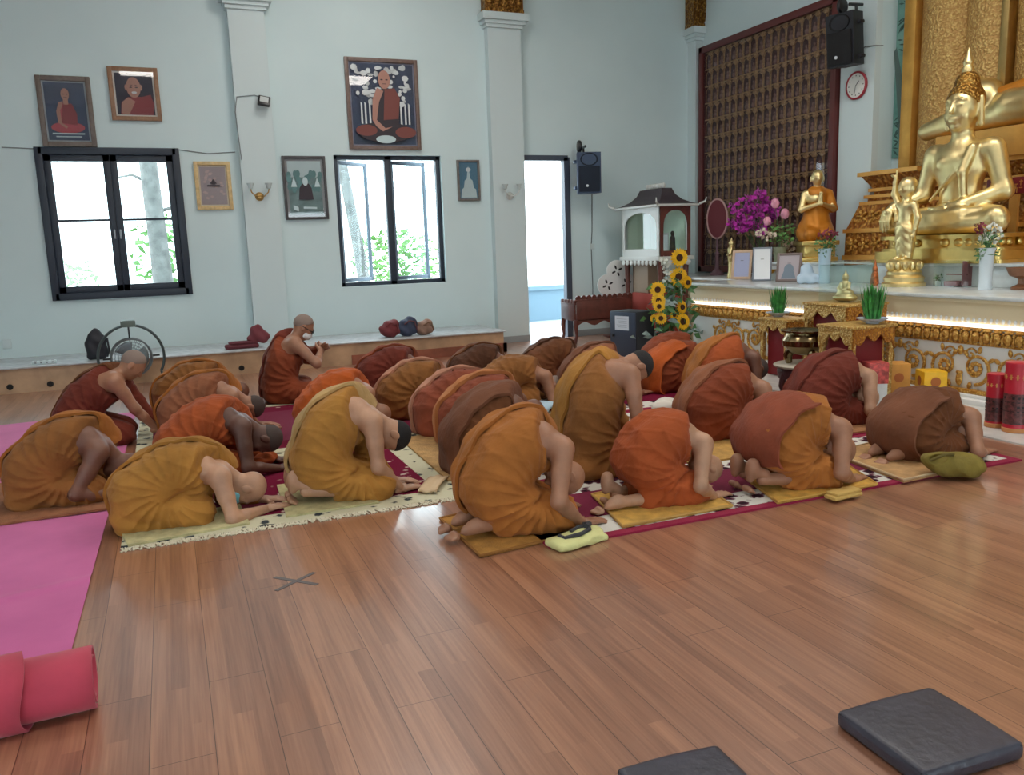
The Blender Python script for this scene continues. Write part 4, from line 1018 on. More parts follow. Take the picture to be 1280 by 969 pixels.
for i in range(4): st.chain([(.42, -.665 + .036 * i, .27), (.455, -.67 + .037 * i, .17), (.45, -.672 + .038 * i, .05 + .02 * abs(i - 1.5))], [.021, .019, .014], k=.008)
st.chain([(.36, -.55, .3), (.40, -.51, .24), (.42, -.50, .17)], [.024, .02, .015], k=.012)
st.rc((.26, .2, .30), (.29, .08, .285), .055, .05, k=.03)
for i in range(4): st.chain([(.25 + .033 * i, .06, .28), (.255 + .033 * i, -.05, .275), (.26 + .03 * i, -.15 + .015 * abs(i - 1.5), .285)], [.02, .018, .013], k=.008)
st.chain([(.24, .1, .31), (.23, .03, .34), (.245, -.03, .34)], [.022, .018, .013], k=.01)
st.chain([(.10, .24, .88), (.20, .10, .66), (.215, -.08, .5), (.17, -.25, .36)], [.022, .02, .018, .016], k=.018)      # robe edge
st.chain([(.14, .21, .86), (.225, .16, .62), (.21, .18, .38)], [.05, .045, .04], k=.03)
for e in (1, -1): st.ell((.185, e * .12, .73), (.03, .05, .045), k=.05)
v, f = surface(S().add(st, 0), .0135); o = mesh_obj('figure', v + np.array([0, 0, .28]), f, gold, root)
hr = S(); hr.ell((-.005, 0, 1.35), (.205, .187, .19)); hr.ell((-.01, 0, 1.535), (.125, .122, .11), k=.05)
hr.cut(lambda P: P[:, 2] - 1.275 - .83 * P[:, 0], .01)
v, f = surface(hr, .009); mesh_obj('curled_hair', v + np.array([0, 0, .28]), f, gold_mat('gold_hair', (214, 176, 100), .4, .6, 42, (150, 108, 50)), root)
b = MB(); b.lathe([(.055, 1.90), (.06, 1.94), (.045, 1.98), (.055, 2.01), (.03, 2.07), (.004, 2.15)], (-.01, 0, 0), 16); b.build('crown_flame', gold, root)
b = MB()
def lotus(b, z, hx, hy, n, s):
    for k in range(n):
        a = 2 * PI * (k + .5) / n; c = (hx * math.copysign(abs(math.cos(a)) ** .6, math.cos(a)), hy * math.copysign(abs(math.sin(a)) ** .6, math.sin(a)), z)
        b.ell(c, (s * .5, s, s * .85), 10, 7, Matrix.Rotation(a, 3, 'Z'))
def slab(b, hx, hy, z0, z1, n=40, e=.4):
    P_ = [(hx * math.copysign(abs(math.cos(a)) ** e, math.cos(a)), hy * math.copysign(abs(math.sin(a)) ** e, math.sin(a))) for a in np.linspace(0, 2 * PI, n + 1)[:-1]]
    b.prism(P_, z1 - z0, Matrix.Translation((0, 0, z0)))
slab(b, .52, .76, .245, .285); lotus(b, .205, .46, .70, 34, .05); slab(b, .45, .68, .14, .25); slab(b, .5, .75, .12, .15); 
slab(b, .50, .78, .03, .12, 48, .22); slab(b, .52, .81, .0, .035, 48, .2); b.build('lotus_base', gold_mat('gold_base', (228, 196, 120), .32), root)

# --- standing child statue
root = thing('child_statue', 'small gilt standing statue with one arm raised, in front of the large seated statue', 'statue', (7.12, onX(1130, 340, 7.12).y, .951), PI * .97)
st = S(); z = .27
for e in (1, -1): st.rc((0, e * .05, z + .03), (0, e * .055, z + .3), .04, .06, k=.03); st.rc((.01, e * .05, z + .015), (.07, e * .06, z + .01), .03, .024, k=.02)
st.ell((0, 0, z + .33), (.085, .10, .08), k=.05); st.ell((0, 0, z + .22), (.075, .095, .2), k=.05); st.ell((0, 0, z + .47), (.075, .085, .12), k=.05); st.rc((0, -.08, z + .55), (0, .08, z + .55), .05, k=.05)
st.rc((0, 0, z + .57), (0, 0, z + .66), .04, k=.03); st.ell((.01, 0, z + .73), (.085, .08, .095), k=.02); st.ell((-.01, 0, z + .77), (.085, .085, .075), k=.02); st.rc((.085, 0, z + .74), (.098, 0, z + .705), .008, .014, k=.012)
for e in (1, -1): st.ell((0, e * .082, z + .715), (.014, .012, .035), k=.008)
st.chain([(0, -.10, z + .56), (.01, -.17, z + .68), (.02, -.155, z + .80)], [.038, .032, .022], k=.02); st.rc((.02, -.155, z + .80), (.02, -.15, z + .85), .024, .02, k=.01)
st.rc((.02, -.14, z + .86), (.02, -.14, z + .92), .009, .008, k=.006)
for i in range(3): st.rc((.03, -.155 - .014 * i, z + .86), (.045, -.16 - .014 * i, z + .875), .009, k=.005)
st.chain([(0, .10, z + .56), (.0, .155, z + .43), (.03, .15, z + .30)], [.038, .032, .022], k=.02); st.rc((.03, .15, z + .3), (.04, .15, z + .245), .022, .018, k=.01)
for i in range(4): st.rc((.03 + .012 * i, .15, z + .25), (.035 + .012 * i, .15, z + .20), .008, k=.004)
st.chain([(.0, -.11, z + .38), (-.06, -.17, z + .33), (-.05, -.2, z + .22)], [.022, .018, .01], k=.015)
st.disp(lambda P: -.003 * np.sin(P[:, 2] * 70 + np.abs(P[:, 1]) * 60) * (P[:, 2] < z + .36) * (P[:, 2] > z + .06))
v, f = surface(st, .0085); mesh_obj('figure', v, f, gold, root)
b = MB(); b.lathe([(.21, 0), (.215, .03), (.19, .05), (.2, .09), (.165, .12), (.17, .15), (.13, .19), (.16, .23), (.165, .26), (.14, .275)], n=40)
for k in range(14):
    a = 2 * PI * k / 14; b.ell((.15 * math.cos(a), .15 * math.sin(a), .215), (.035, .03, .045), 8, 6, Matrix.Rotation(a, 3, 'Z'))
b.build('lotus_base', gold, root)

# --- kneeling disciple
p = onX(1019, 318, 7.85); root = thing('kneeling_statue', 'gilt kneeling statue in an orange robe with palms pressed, left of the large seated statue', 'statue', (7.85, p.y, 1.18), -PI / 2 - .5)
st = S(); z = .26
st.rc((-.04, 0, z + .12), (-.01, 0, z + .5), .23, .10, k=.05); 
for e in (1, -1): st.rc((-.05, e * .09, z + .1), (.17, e * .1, z + .08), .13, .09, k=.05); st.rc((.15, e * .1, z + .06), (-.25, e * .09, z + .05), .07, .05, k=.04)
st.chain([(-.01, 0, z + .34), (.0, 0, z + .58)], [.115, .12], k=.05); st.rc((0, -.09, z + .60), (0, .12, z + .60), .055, k=.05)
st.rc((0, .14, z + .59), (.03, .2, z + .4), .06, .055, k=.03); st.cut(lambda P: P[:, 2] - .255, .004)
st.disp(lambda P: -.005 * np.sin(P[:, 1] * 45 + P[:, 2] * 12 + 2 * P[:, 0] * 9))
v, f = surface(st, .01); mesh_obj('robe', v, f, gold_mat('orange_gold_robe', (206, 130, 34), .5, 0, 1, metal=.35), root)
st = S(); st.rc((0, -.12, z + .60), (0, .1, z + .6), .055, k=.03); st.ell((0.02, -.02, z + .53), (.11, .12, .09), k=.04); st.rc((0, 0, z + .62), (.01, 0, z + .72), .045, k=.04); st.ell((.015, 0, z + .80), (.085, .075, .10), k=.02)
st.rc((.09, 0, z + .80), (.105, 0, z + .77), .008, .014, k=.01)
for e in (1, -1):
    st.ell((.0, e * .08, z + .78), (.016, .012, .04), k=.008); st.chain([(0, e * .15, z + .59), (.05, e * .2, z + .40), (.19, e * .02, z + .46)], [.045, .038, .024], k=.02); st.rc((.19, e * .014, z + .46), (.22, e * .01, z + .6), .02, .012, k=.01)
v, f = surface(st, .009); mesh_obj('figure', v, f, gold, root)
b = MB(); b.b2((-.27, -.22, 0), (.27, .22, .05), .01); b.b2((-.24, -.19, .05), (.24, .19, .2), .01); b.b2((-.28, -.23, .2), (.28, .23, .258), .012); b.build('stand', gold_mat('gold_base', (228, 196, 120), .32), root)

# --- reclining statue behind
root = thing('reclining_statue', 'reclining gilt statue resting its head on its hand, half hidden behind the seated statue', 'statue', (8.40, 5.76, 2.563))
st = S(); st.chain([(-.03, 1.60, .09), (-.06, 1.22, .22), (-.1, 1.12, .28)], [.085, .07, .06], k=.04); st.rc((-.03, 1.6, .09), (0, .65, .16), .09, .16, k=.06)
st.ell((0, .9, .36), (.17, .2, .2), k=.05); st.rc((0, .75, .3), (0, .6, .22), .1, k=.05); st.chain([(0, .55, .2), (0, -.2, .2), (0, -1.3, .16)], [.2, .19, .15], k=.06)
st.rc((-.1, 1.1, .3), (-.06, .92, .42), .055, .05, k=.04)
v, f = surface(st, .015); mesh_obj('figure', v, f, gold, root)
b = MB(); b.tube([(.0, .98, .52), (-.02, 1.05, .62), (-.02, 1.1, .74)], [.06, .04, .004], 10); b.build('crown_flame', gold, root)
b = MB(); b.tube([(0, .78, .36), (0, .2, .42), (0, -.6, .48), (0, -1.4, .5)], [.07, .085, .09, .08], 14); b.build('robe', gold_mat('orange_gold_robe', (206, 130, 34)), root)
b = MB(); p = onX(1072, 107, 8.42); b.M = Matrix.Translation((8.418, p.y, p.z)) @ Matrix.Rotation(-PI / 2, 4, 'Y'); root = thing('wall_clock', 'round wall clock with a red rim on the white pier', 'clock', (8.418, p.y, p.z)); b.M = Matrix.Rotation(-PI / 2, 4, 'Y')
b.lathe([(.0, 0), (.17, 0), (.175, .03), (.16, .04), (.15, .03), (.15, .012), (0, .012)], n=36, cap=False); b.build('rim', mat('clock_red', (158, 44, 56), .4), root)
b = MB(Matrix.Rotation(-PI / 2, 4, 'Y')); b.lathe([(.151, .02), (.151, .026)], n=36); b.build('dial', mat('clock_dial', (226, 226, 220), .4), root)
b = MB()
for k in range(12):
    a = 2 * PI * k / 12; b.box((-.028, .12 * math.sin(a), .12 * math.cos(a)), (.004, .012, .012))
b.build('hour_marks', blk, root)
b = MB(); b.tube([(-.03, 0, 0), (-.03, -.05, .05)], .004, 6); b.tube([(-.032, 0, 0), (-.032, .02, -.1)], .003, 6); b.build('hands', blk, root)
cable('thin cable from the black speaker to the pier edge', [onX(x, y, 8.41) for x, y in ((1074, 64), (1082, 58), (1092, 57), (1104, 57))], .006, (110, 112, 112))
# ------------------------------------------------------------------ rugs, mats and small cloths on the floor
def rug_mat(name, base, ink, scale, thr=.5, ink2=None):
    s = NT(name); v = s.coord('Object')
    vo = s.add('ShaderNodeTexVoronoi', feature='F1', i_Scale=scale); s.ln(v, vo.inputs['Vector'])
    n = s.noise(v, scale * .55, 4, .6)
    m = s.add('ShaderNodeMath', operation='MULTIPLY_ADD'); s.ln(vo.outputs['Distance'], m.inputs[0]); m.inputs[1].default_value = .45; s.ln(n, m.inputs[2])
    st = [(0, ink), (thr - .03, ink), (thr + .03, base), (1, base)]
    if ink2: st = [(0, ink2), (thr - .12, ink2), (thr - .08, ink), (thr - .03, ink), (thr + .03, base), (1, base)]
    s.ln(s.ramp(m.outputs[0], st), s.b.inputs['Base Color']); s.b.inputs['Roughness'].default_value = .95; s.b.inputs['Specular IOR Level'].default_value = .1
    s.bump(s.noise(v, 220, 2), .5, .004)
    return s.m
r_cream = rug_mat('rug_cream_vines', (204, 200, 172), (58, 64, 68), 12, .60); r_burg = rug_mat('rug_burgundy_flowers', (112, 22, 52), (206, 190, 176), 9, .55)
r_white = rug_mat('rug_white_vines', (214, 212, 204), (92, 44, 62), 13, .70, (40, 24, 34)); r_plain = mat('rug_plain_white', (206, 210, 204), .95, bump=.4, bs=200)
r_red = mat('rug_crimson_band', (146, 24, 62), .95, bump=.4, bs=200); r_wine = mat('rug_wine_field', (118, 20, 58), .95, bump=.4, bs=200)
def rug(name, label, x0, x1, y0, y1, bands, mats, z=.0, t=.012, cat='rug'):
    """bands: list of (inset from edge, material index) drawn as nested rectangles"""
    root = thing(name, label, cat, ((x0 + x1) / 2, (y0 + y1) / 2, z)); hx, hy = (x1 - x0) / 2, (y1 - y0) / 2
    b = MB()
    for k in range(len(bands)):
        i0, mi = bands[k]; b.cur = mi; a, c = hx - i0, hy - i0
        if k + 1 < len(bands):
            i1 = bands[k + 1][0]; a1, c1 = hx - i1, hy - i1
            for q in ((-a, a, -c, -c1), (-a, a, c1, c), (-a, -a1, -c1, c1), (a1, a, -c1, c1)): b.b2((q[0], q[2], 0), (q[1], q[3], t))
        else: b.b2((-a, -c, 0), (a, c, t))
    o = b.build('pile', mats, root); return root, hx, hy
RM = [r_cream, r_burg, r_white, r_plain, r_red, r_wine]
def fringe(root, xs, y, n, L, seed=1):
    q = random.Random(seed); b = MB()
    for i in range(n):
        x = xs[0] + (xs[1] - xs[0]) * (i + q.random()) / n; dx = q.uniform(-.015, .015)
        b.tube([(x, y, .008), (x + dx, y - L * .6, .006), (x + dx * 2.5, y - L * q.uniform(.8, 1.2), .004)], .0045, 5)
    o = b.build('fringe', mat('cream_fringe', (214, 206, 182), .95), root); o['kind'] = 'stuff'
root, hx, hy = rug('rug', 'cream and burgundy fringed rug under the monks on the left', -.36, 1.62, 4.62, 6.35, [(0, 0), (.19, 1)], RM)
fringe(root, (-hx, hx), -hy, 260, .045)
b = MB(); b.b2((-hx + .5, -hy + .30, .012), (hx - .3, -hy + .55, .0135)); b.build('plain_band', r_wine, root)
rug('rug', 'burgundy rug with pale flowers in the middle of the group, behind the fringed rug', -.36, 3.1, 6.37, 8.5, [(0, 0), (.12, 1), (.4, 5)], RM)
rug('rug', 'crimson-bordered white and burgundy rug at the front right of the group', 1.64, 5.05, 3.58, 4.62, [(0, 4), (.06, 2), (.3, 5)], RM)
rug('rug', 'white and burgundy rug under the second row, right of the fringed rug', 1.64, 5.05, 4.64, 6.3, [(0, 4), (.06, 2), (.35, 1)], RM)
rug('rug', 'crimson rug with white flowered border at the back right, nearest the black cabinet', 3.12, 5.05, 6.32, 8.3, [(0, 4), (.05, 2), (.3, 1)], RM)
# pink felt runner, its near end rolled up
pinkm = NT('pink_felt'); v = pinkm.coord('Object'); n_ = pinkm.noise(v, 3, 3)
pinkm.ln(pinkm.ramp(n_, [(.3, (194, 84, 146)), (.7, (208, 96, 158))]), pinkm.b.inputs['Base Color']); pinkm.b.inputs['Roughness'].default_value = .9; pinkm.b.inputs['Sheen Weight'].default_value = .2
pinkm.bump(pinkm.noise(v, 160, 2), .2, .003); pinkm = pinkm.m; redb = mat('pink_felt_underside', (192, 66, 88), .9, var=.06, vs=6, sheen=.2)
root = thing('felt_runner', 'long pink felt runner on the floor at the left', 'carpet', (-1.0, 6.0, 0))
def pz(x, y): return .006 + .010 * math.exp(-((y - 4.35 - .25 * x) / .03) ** 2) * (x < -.3) + .004 * math.sin(3 * x + 2 * y) ** 2
b = MB(); b.grid(lambda u, v: ((-2.6 + u * (2.19 + .075 * (1 - v) * -1)) + 1.0, 3.38 + v * 5.52 - 6.0, pz(-2.6 + u * 2.19, 3.38 + v * 5.52)), 30, 160); b.build('felt', pinkm, root)
rc_ = onZ(118, 846, .11)
root = thing('felt_roll', 'rolled-up pink-red end of a felt carpet at the bottom left', 'carpet', (rc_.x - .60, rc_.y, 0), math.radians(2))
b = MB(); N = 90
def roll(x0, x1, sh=0., rr=.105):
    def f(u, v):
        t = v * 2.6; a = -PI * .55 - t * 2 * PI; r = rr * (1 - .24 * t / 2.6 * 1.6) + .007 * math.sin(9 * t + sh)
        return (x0 + (x1 - x0) * u, r * 1.05 * math.cos(a), max(.006, rr + r * math.sin(a) * .98))
    return f
b.grid(roll(-.9, .60, 0, .112), 24, N); b.build('coiled_felt', redb, root)
b = MB()
def flap(u, v):
    a = PI * (.62 - 1.12 * v); r = .124
    if v > .9: a = PI * (.62 - 1.12 * .9)
    return (-.9 + u * 1.30 + .012 * math.sin(7 * v), -.124 * math.sin(PI * (v * .95 + .02)) * 1.05 - .03 * v, max(.008, .116 + r * math.cos(PI * (v * .95))))
b.grid(flap, 20, 40); o = b.build('outer_flap', redb, root); md = o.modifiers.new('thick', 'SOLIDIFY'); md.thickness = .008
md = root.children[0].modifiers.new('thick', 'SOLIDIFY'); md.thickness = .006
# kneeling mats
def kmat(label, corners, col, t=.012, z=.013, name='kneeling_mat', edge=None):
    P_ = [onZ(x, y, z + t) for x, y in corners]; c = sum(P_, Vector()) / 4
    root = thing(name, label, 'mat', (c.x, c.y, z), 0, 'kneeling mats')
    m = mat('mat_%s' % (col,), col, .9, var=.1, vs=14, bump=.5, bs=90); b = MB(); b.prism([((p - c).x, (p - c).y) for p in P_][::-1] if False else [((p - c).x, (p - c).y) for p in P_], t); b.build('woven_mat', m, root)
    if edge:
        b = MB(); b.tube([Vector(((p - c).x, (p - c).y, t)) for p in P_], .009, 6, closed=True); b.build('bound_edge', mat('mat_edge_%s' % (edge,), edge, .9), root)
    return root
def quad(x0, x1, y0, y1): return x0, x1, y0, y1
def kmw(label, x0, x1, y0, y1, rz, col, edge=None, t=.012, z=.013):
    root = thing('kneeling_mat', label, 'mat', ((x0 + x1) / 2, (y0 + y1) / 2, z), math.radians(rz), 'kneeling mats'); hx, hy = (x1 - x0) / 2, (y1 - y0) / 2
    b = MB(); b.box((0, 0, t / 2), (2 * hx, 2 * hy, t), bev=.004); b.build('woven_mat', mat('mat_%s' % (col,), col, .9, var=.12, vs=10, bump=.5, bs=90), root)
    if edge:
        b = MB(); b.tube([(-hx, -hy, t), (hx, -hy, t), (hx, hy, t), (-hx, hy, t)], .007, 6, closed=True); b.build('bound_edge', mat('mat_edge_%s' % (edge,), edge, .9), root)
kmat('golden brown woven mat under the large gold-orange monk, partly off the rug', [(600, 695), (735, 664), (690, 618), (550, 648)], (178, 128, 58), edge=(150, 100, 44), t=.010, z=.002)
kmat('yellow woven mat under the monk with bare soles apart', [(778, 658), (915, 632), (862, 596), (740, 618)], (206, 162, 78), edge=(190, 150, 80))
kmat('yellow woven mat under the monk with both soles upright', [(972, 628), (1096, 605), (1050, 575), (930, 596)], (212, 164, 74), edge=(196, 150, 70))
kmat('beige padded mat under the monk at the right end', [(1130, 600), (1185, 588), (1110, 548), (1040, 566)], (182, 142, 94), edge=(206, 180, 140), t=.02)
kmat('pale khaki mat under the monk in yellow-gold robe', [(358, 645), (474, 627), (452, 592), (346, 606)], (190, 182, 134))
kmat('pale khaki mat under the masked monk', [(160, 681), (312, 653), (300, 630), (146, 655)], (192, 184, 138))
kmat('brown mat under the monk at the far left', [(-90, 668), (142, 634), (140, 590), (-80, 612)], (150, 98, 66))
kmat('tan mat behind the yellow-gold robe, beside the burgundy field', [(560, 600), (640, 588), (560, 538), (500, 548)], (186, 148, 96))
kmat('ochre mat under the monk in rust robe between two front monks', [(862, 580), (960, 566), (920, 540), (830, 552)], (188, 146, 78))
kmat('brown edged mat before the dark red monk near the urn', [(1010, 548), (1100, 536), (1060, 510), (985, 520)], (170, 120, 80))
# folded things
def cloth_sdf(name, label, cat, p, rz, build, material, h=.006, group=None):
    root = thing(name, label, cat, p, rz, group); return root, build
q_ = onZ(722, 680, 0); root = thing('sun_hat', 'pale yellow-green folded cloth hat with a dark strap on the floor', 'hat', (q_.x, q_.y, 0), math.radians(8))
s = S(); s.box((0, 0, .022), (.155, .075, .02), .02); s.ell((-.02, .01, .035), (.13, .06, .022), k=.02); s.ell((.09, .035, .03), (.08, .06, .028), k=.03); s.cut(lambda P: P[:, 2] - .002, .003); s.cut(lambda P: d_ell(P, (.09, -.085, .03), (.06, .035, .06)), .01)
s.disp(lambda P: -.003 * np.sin(P[:, 0] * 40 + P[:, 1] * 25)); v, f = surface(s, .006); mesh_obj('folded_cloth', v, f, mat('pale_lime_cloth', (218, 216, 150), .85, bump=.3, bs=60), root)
b = MB(); b.tube([(-.1, .02, .058), (-.09, -.02, .055), (0, -.03, .062), (.07, -.01, .066), (.1, .04, .064), (.05, .05, .066), (-.02, .03, .062)], .011, 7); b.tube([(.07, .02, .07), (.11, .05, .068), (.08, .06, .068)], .016, 7); b.build('strap', mat('charcoal_strap', (58, 58, 62), .8), root)
q_ = onZ(1054, 624, 0); root = thing('folded_cloth', 'small folded yellow cloth lying on the crimson rug edge', 'cloth', (q_.x, q_.y, .013), math.radians(4))
b = MB(); b.box((0, 0, .012), (.22, .09, .024), bev=.01); b.box((.008, .003, .032), (.20, .085, .018), bev=.008); b.build('layers', mat('butter_cloth', (208, 172, 96), .85, bump=.3, bs=70), root)
q_ = onZ(1190, 598, 0); root = thing('cloth_bag', 'olive green cloth bag slumped at the rug edge by the monk at the right end', 'bag', (q_.x, q_.y, .012), math.radians(-6))
s = S(); s.ell((.02, .0, .07), (.17, .10, .075)); s.ell((.10, -.02, .05), (.09, .10, .05), k=.05); s.ell((-.11, .03, .11), (.08, .07, .05), k=.05); s.cut(lambda P: d_ell(P, (-.15, -.02, .135), (.10, .035, .028)), .008); s.cut(lambda P: P[:, 2] - .004, .004)
s.disp(lambda P: -.006 * np.sin(P[:, 0] * 30 + P[:, 2] * 40 + 2 * np.sin(P[:, 1] * 30))); v, f = surface(s, .007); mesh_obj('cloth', v, f, mat('olive_cloth', (122, 106, 40), .85, var=.1, vs=8, bump=.3, bs=60), root)
b = MB(); b.tube([(-.17, .0, .12), (-.12, -.05, .16), (-.04, -.04, .155), (.0, .02, .13)], .009, 7); b.build('strap', mat('olive_strap', (96, 84, 34), .85), root)
q_ = onZ(542, 607, .02); root = thing('folded_cloth', 'beige folded cloth on the burgundy field in front of the long brown robe', 'cloth', (q_.x, q_.y, .026), math.radians(60))
b = MB(); b.grid(lambda u, v: (-.17 + .34 * u, -.06 + .12 * v, .012 + .014 * math.sin(PI * u) + .006 * math.sin(9 * v + 3 * u)), 16, 8); o = b.build('cloth', mat('beige_cloth', (206, 178, 142), .85, bump=.3, bs=60), root); md = o.modifiers.new('thick', 'SOLIDIFY'); md.thickness = .014; md.offset = -1
q_ = onZ(328, 583, .01); root = thing('folded_cloth', 'crumpled orange cloth under the arm of the dark-skinned monk', 'cloth', (q_.x, q_.y, .026), .3)
s = S(); s.ell((0, 0, .03), (.11, .07, .03)); s.ell((.05, .02, .045), (.06, .05, .03), k=.03); s.cut(lambda P: P[:, 2] - .002, .003); s.disp(lambda P: -.006 * np.sin(P[:, 0] * 70 + P[:, 1] * 50)); v, f = surface(s, .007); mesh_obj('cloth', v, f, R_orange, root)
q_ = onZ(832, 516, .0); root = thing('bundle', 'white cloth bundle on the rug between the mustard robe and the rust robe', 'bundle', (q_.x, q_.y, .013), .2)
s = S(); s.ell((0, 0, .05), (.14, .10, .055)); s.ell((.04, .02, .08), (.08, .06, .03), k=.04); s.cut(lambda P: P[:, 2] - .002, .003); s.disp(lambda P: -.005 * np.sin(P[:, 0] * 50 + P[:, 1] * 40)); v, f = surface(s, .009); mesh_obj('cloth', v, f, mat('offwhite_cloth', (220, 214, 204), .85), root)
q_ = onZ(684, 515, .0); root = thing('book', 'pale blue paper booklet lying open between the long brown robe and the mustard robe', 'book', (q_.x, q_.y, .013), .5)
b = MB(); b.grid(lambda u, v: (-.14 + .28 * u, -.1 + .2 * v, .03 + .05 * abs(math.sin(PI * (u - .0))) ** .5), 14, 2); o = b.build('pages', mat('pale_blue_paper', (176, 204, 222), .7), root); md = o.modifiers.new('thick', 'SOLIDIFY'); md.thickness = .03; md.offset = -1
tape = mat('grey_tape', (104, 98, 98), .6)
q_ = onZ(367, 727, 0); root = thing('tape_cross', 'grey cross of tape stuck on the floorboards', 'tape', (q_.x, q_.y, 0))
for k, (pa_, pb_) in enumerate((((343, 722), (397, 731)), ((345, 739), (393, 716)))):
    A_, B__ = onZ(*pa_), onZ(*pb_); d_ = B__ - A_; m_ = (A_ + B__) / 2
    b = MB(); b.box((m_.x - q_.x, m_.y - q_.y, .0009 + .0006 * k), (d_.length, .022, .0016), math.atan2(d_.y, d_.x)); b.build('tape_strip', tape, root)
# black cushions
cush = mat('black_leatherette', (62, 61, 72), .38, var=.1, vs=8, bump=.15, bs=30)
def cushion(label, pts):
    P_ = [onZ(x, y, .055) for x, y in pts]; c = (P_[0] + P_[2]) / 2; ux = (P_[1] - P_[0]); rz = math.atan2(ux.y, ux.x)
    w_ = (P_[1] - P_[0]).length; d_ = (P_[2] - P_[1]).length
    root = thing('floor_cushion', label, 'cushion', (c.x, c.y, 0), rz, 'black floor cushions'); s = S(); s.box((0, 0, .028), (w_ / 2, d_ / 2, .028), .018); s.ell((0, 0, .045), (w_ * .46, d_ * .46, .014), k=.02)
    v, f = surface(s, .008); mesh_obj('pad', v, f, cush, root)
    b = MB()
    for z in (.012, .046):
        e = .004; b.tube([(x * (w_ / 2 - .010 + e), y * (d_ / 2 - .010 + e), z) for x, y in ((-1, -.96), (-.96, -1), (.96, -1), (1, -.96), (1, .96), (.96, 1), (-.96, 1), (-1, .96))], .0035, 5, closed=True)
    b.build('piping', mat('black_piping', (34, 34, 42), .45), root)
cushion('black square cushion lying whole on the floor at the bottom right', [(1050, 886), (1168, 855), (1278, 930), (1150, 972)])
cushion('black cushion cut off by the bottom edge of the photo', [(764, 960), (892, 929), (975, 1002), (840, 1040)])

# ------------------------------------------------------------------ things before the altar
red_l = mat('red_lacquer', (120, 24, 36), .35); dkred = mat('dark_carved_wood', (74, 40, 44), .45, bump=.3, bs=60)
pgold = gold_mat('pale_gilt_carving', (236, 214, 142), .4, .6, 60, (186, 140, 66), .35); ogold = gold_mat('amber_gilt_carving', (226, 164, 62), .38, .6, 60, (160, 98, 26), .4)
def gtable(label, near, left, back, zt, leg=.045):
    n_, l_, k_ = (onZ(x, y, zt) for x, y in (near, left, back)); w_ = (l_ - n_).length; d_ = (k_ - n_).length; 
    root = thing('altar_table', label, 'table', (n_.x, n_.y, 0), 0, 'gilt altar tables')
    w_ = max(w_, .3); n_.x = min(n_.x, 6.02); d_ = max(.26, min(d_, (5.77 if 'widest' in label else 6.29) - n_.x))
    b = MB(); b.b2((-.02, -.02, zt - .025), (d_ + .02, w_ + .02, zt), .006); b.build('table_top', pgold, root)
    for x in (0, d_ - leg):
        for y in (0, w_ - leg):
            b = MB(); b.b2((x, y, .03), (x + leg, y + leg, zt - .025), .004); b.b2((x - .008, y - .008, 0), (x + leg + .008, y + leg + .008, .04), .006); b.build('leg', pgold, root)
    def apron(L, hgt):
        P_ = [(0, 0), (0, -hgt * .9)] + [(L * t, -hgt * (.45 + .35 * abs(math.sin(t * PI * 3)) - .25 * math.sin(PI * t))) for t in np.linspace(.06, .94, 25)] + [(L, -hgt * .9), (L, 0)]; return P_[::-1]
    hg = min(.2, zt * .3)
    b = MB(); b.prism(apron(w_, hg), .02, Matrix(((0, 0, 1, -.012), (1, 0, 0, 0), (0, 1, 0, zt - .025), (0, 0, 0, 1)))); b.build('front_apron', pgold, root)
    b = MB(); b.prism(apron(d_, hg), .02, Matrix(((1, 0, 0, 0), (0, 0, 1, -.012), (0, 1, 0, zt - .025), (0, 0, 0, 1)))); b.build('side_apron', ogold, root)
    b = MB(); b.b2((.06, .06, .02), (d_ - .06, w_ - .06, zt - .04)); b.build('inner_panel', red_l, root)
    return root, n_, w_, d_
gt2 = gtable('widest gilt altar table, at the right, with red inside and a plant on top', (1066, 409), (1038, 404), (1121, 402), .73)
gt1 = gtable('tallest gilt altar table carrying the glass case', (1058, 381), (1014, 377), (1077, 376), .86)
gt0 = gtable('low gilt altar table at the left behind the bronze urn', (984, 400), (962, 396), (1012, 392), .64)
q_ = Vector((5.43, 6.03, 0))
root = thing('low_table', 'low dark carved table under the bronze urn', 'table', (q_.x, q_.y, 0), .1)
b = MB(); b.lathe([(.26, .30), (.275, .305), (.28, .32), (.265, .33)], n=32); b.build('table_top', mat('stone_table_top', (180, 172, 156), .4), root)
b = MB(); b.lathe([(.235, .20), (.245, .26), (.235, .30)], n=32); b.build('apron', dkred, root)
for k in range(5):
    a = 2 * PI * k / 5 + .4; b = MB(); b.tube([(.21 * math.cos(a), .21 * math.sin(a), .26), (.24 * math.cos(a), .24 * math.sin(a), .13), (.21 * math.cos(a), .21 * math.sin(a), .05), (.23 * math.cos(a), .23 * math.sin(a), .012)], [.035, .026, .02, .026], 8); b.build('leg', dkred, root)
bronze = gold_mat('polished_bronze', (150, 132, 98), .22)
root = thing('incense_urn', 'shiny bronze incense urn with three feet on the low dark table', 'urn', (q_.x, q_.y, .331))
b = MB(); b.lathe([(.05, .08), (.14, .10), (.20, .17), (.205, .22), (.17, .27), (.165, .285), (.215, .30), (.22, .315), (.205, .315), (.16, .29), (.15, .24), (.0, .22)], n=36, cap=False); b.build('bowl', bronze, root)
for k in range(3):
    a = 2 * PI * k / 3 + 2.4; b = MB(); b.tube([(.12 * math.cos(a), .12 * math.sin(a), .13), (.15 * math.cos(a), .15 * math.sin(a), .07), (.135 * math.cos(a), .135 * math.sin(a), .0)], [.05, .042, .03], 10); b.build('foot', bronze, root)
for e in (1, -1):
    b = MB(); b.tube([(0, e * .19, .2), (0, e * .25, .22), (0, e * .255, .29), (0, e * .21, .31)], .016, 8); b.build('handle', bronze, root)
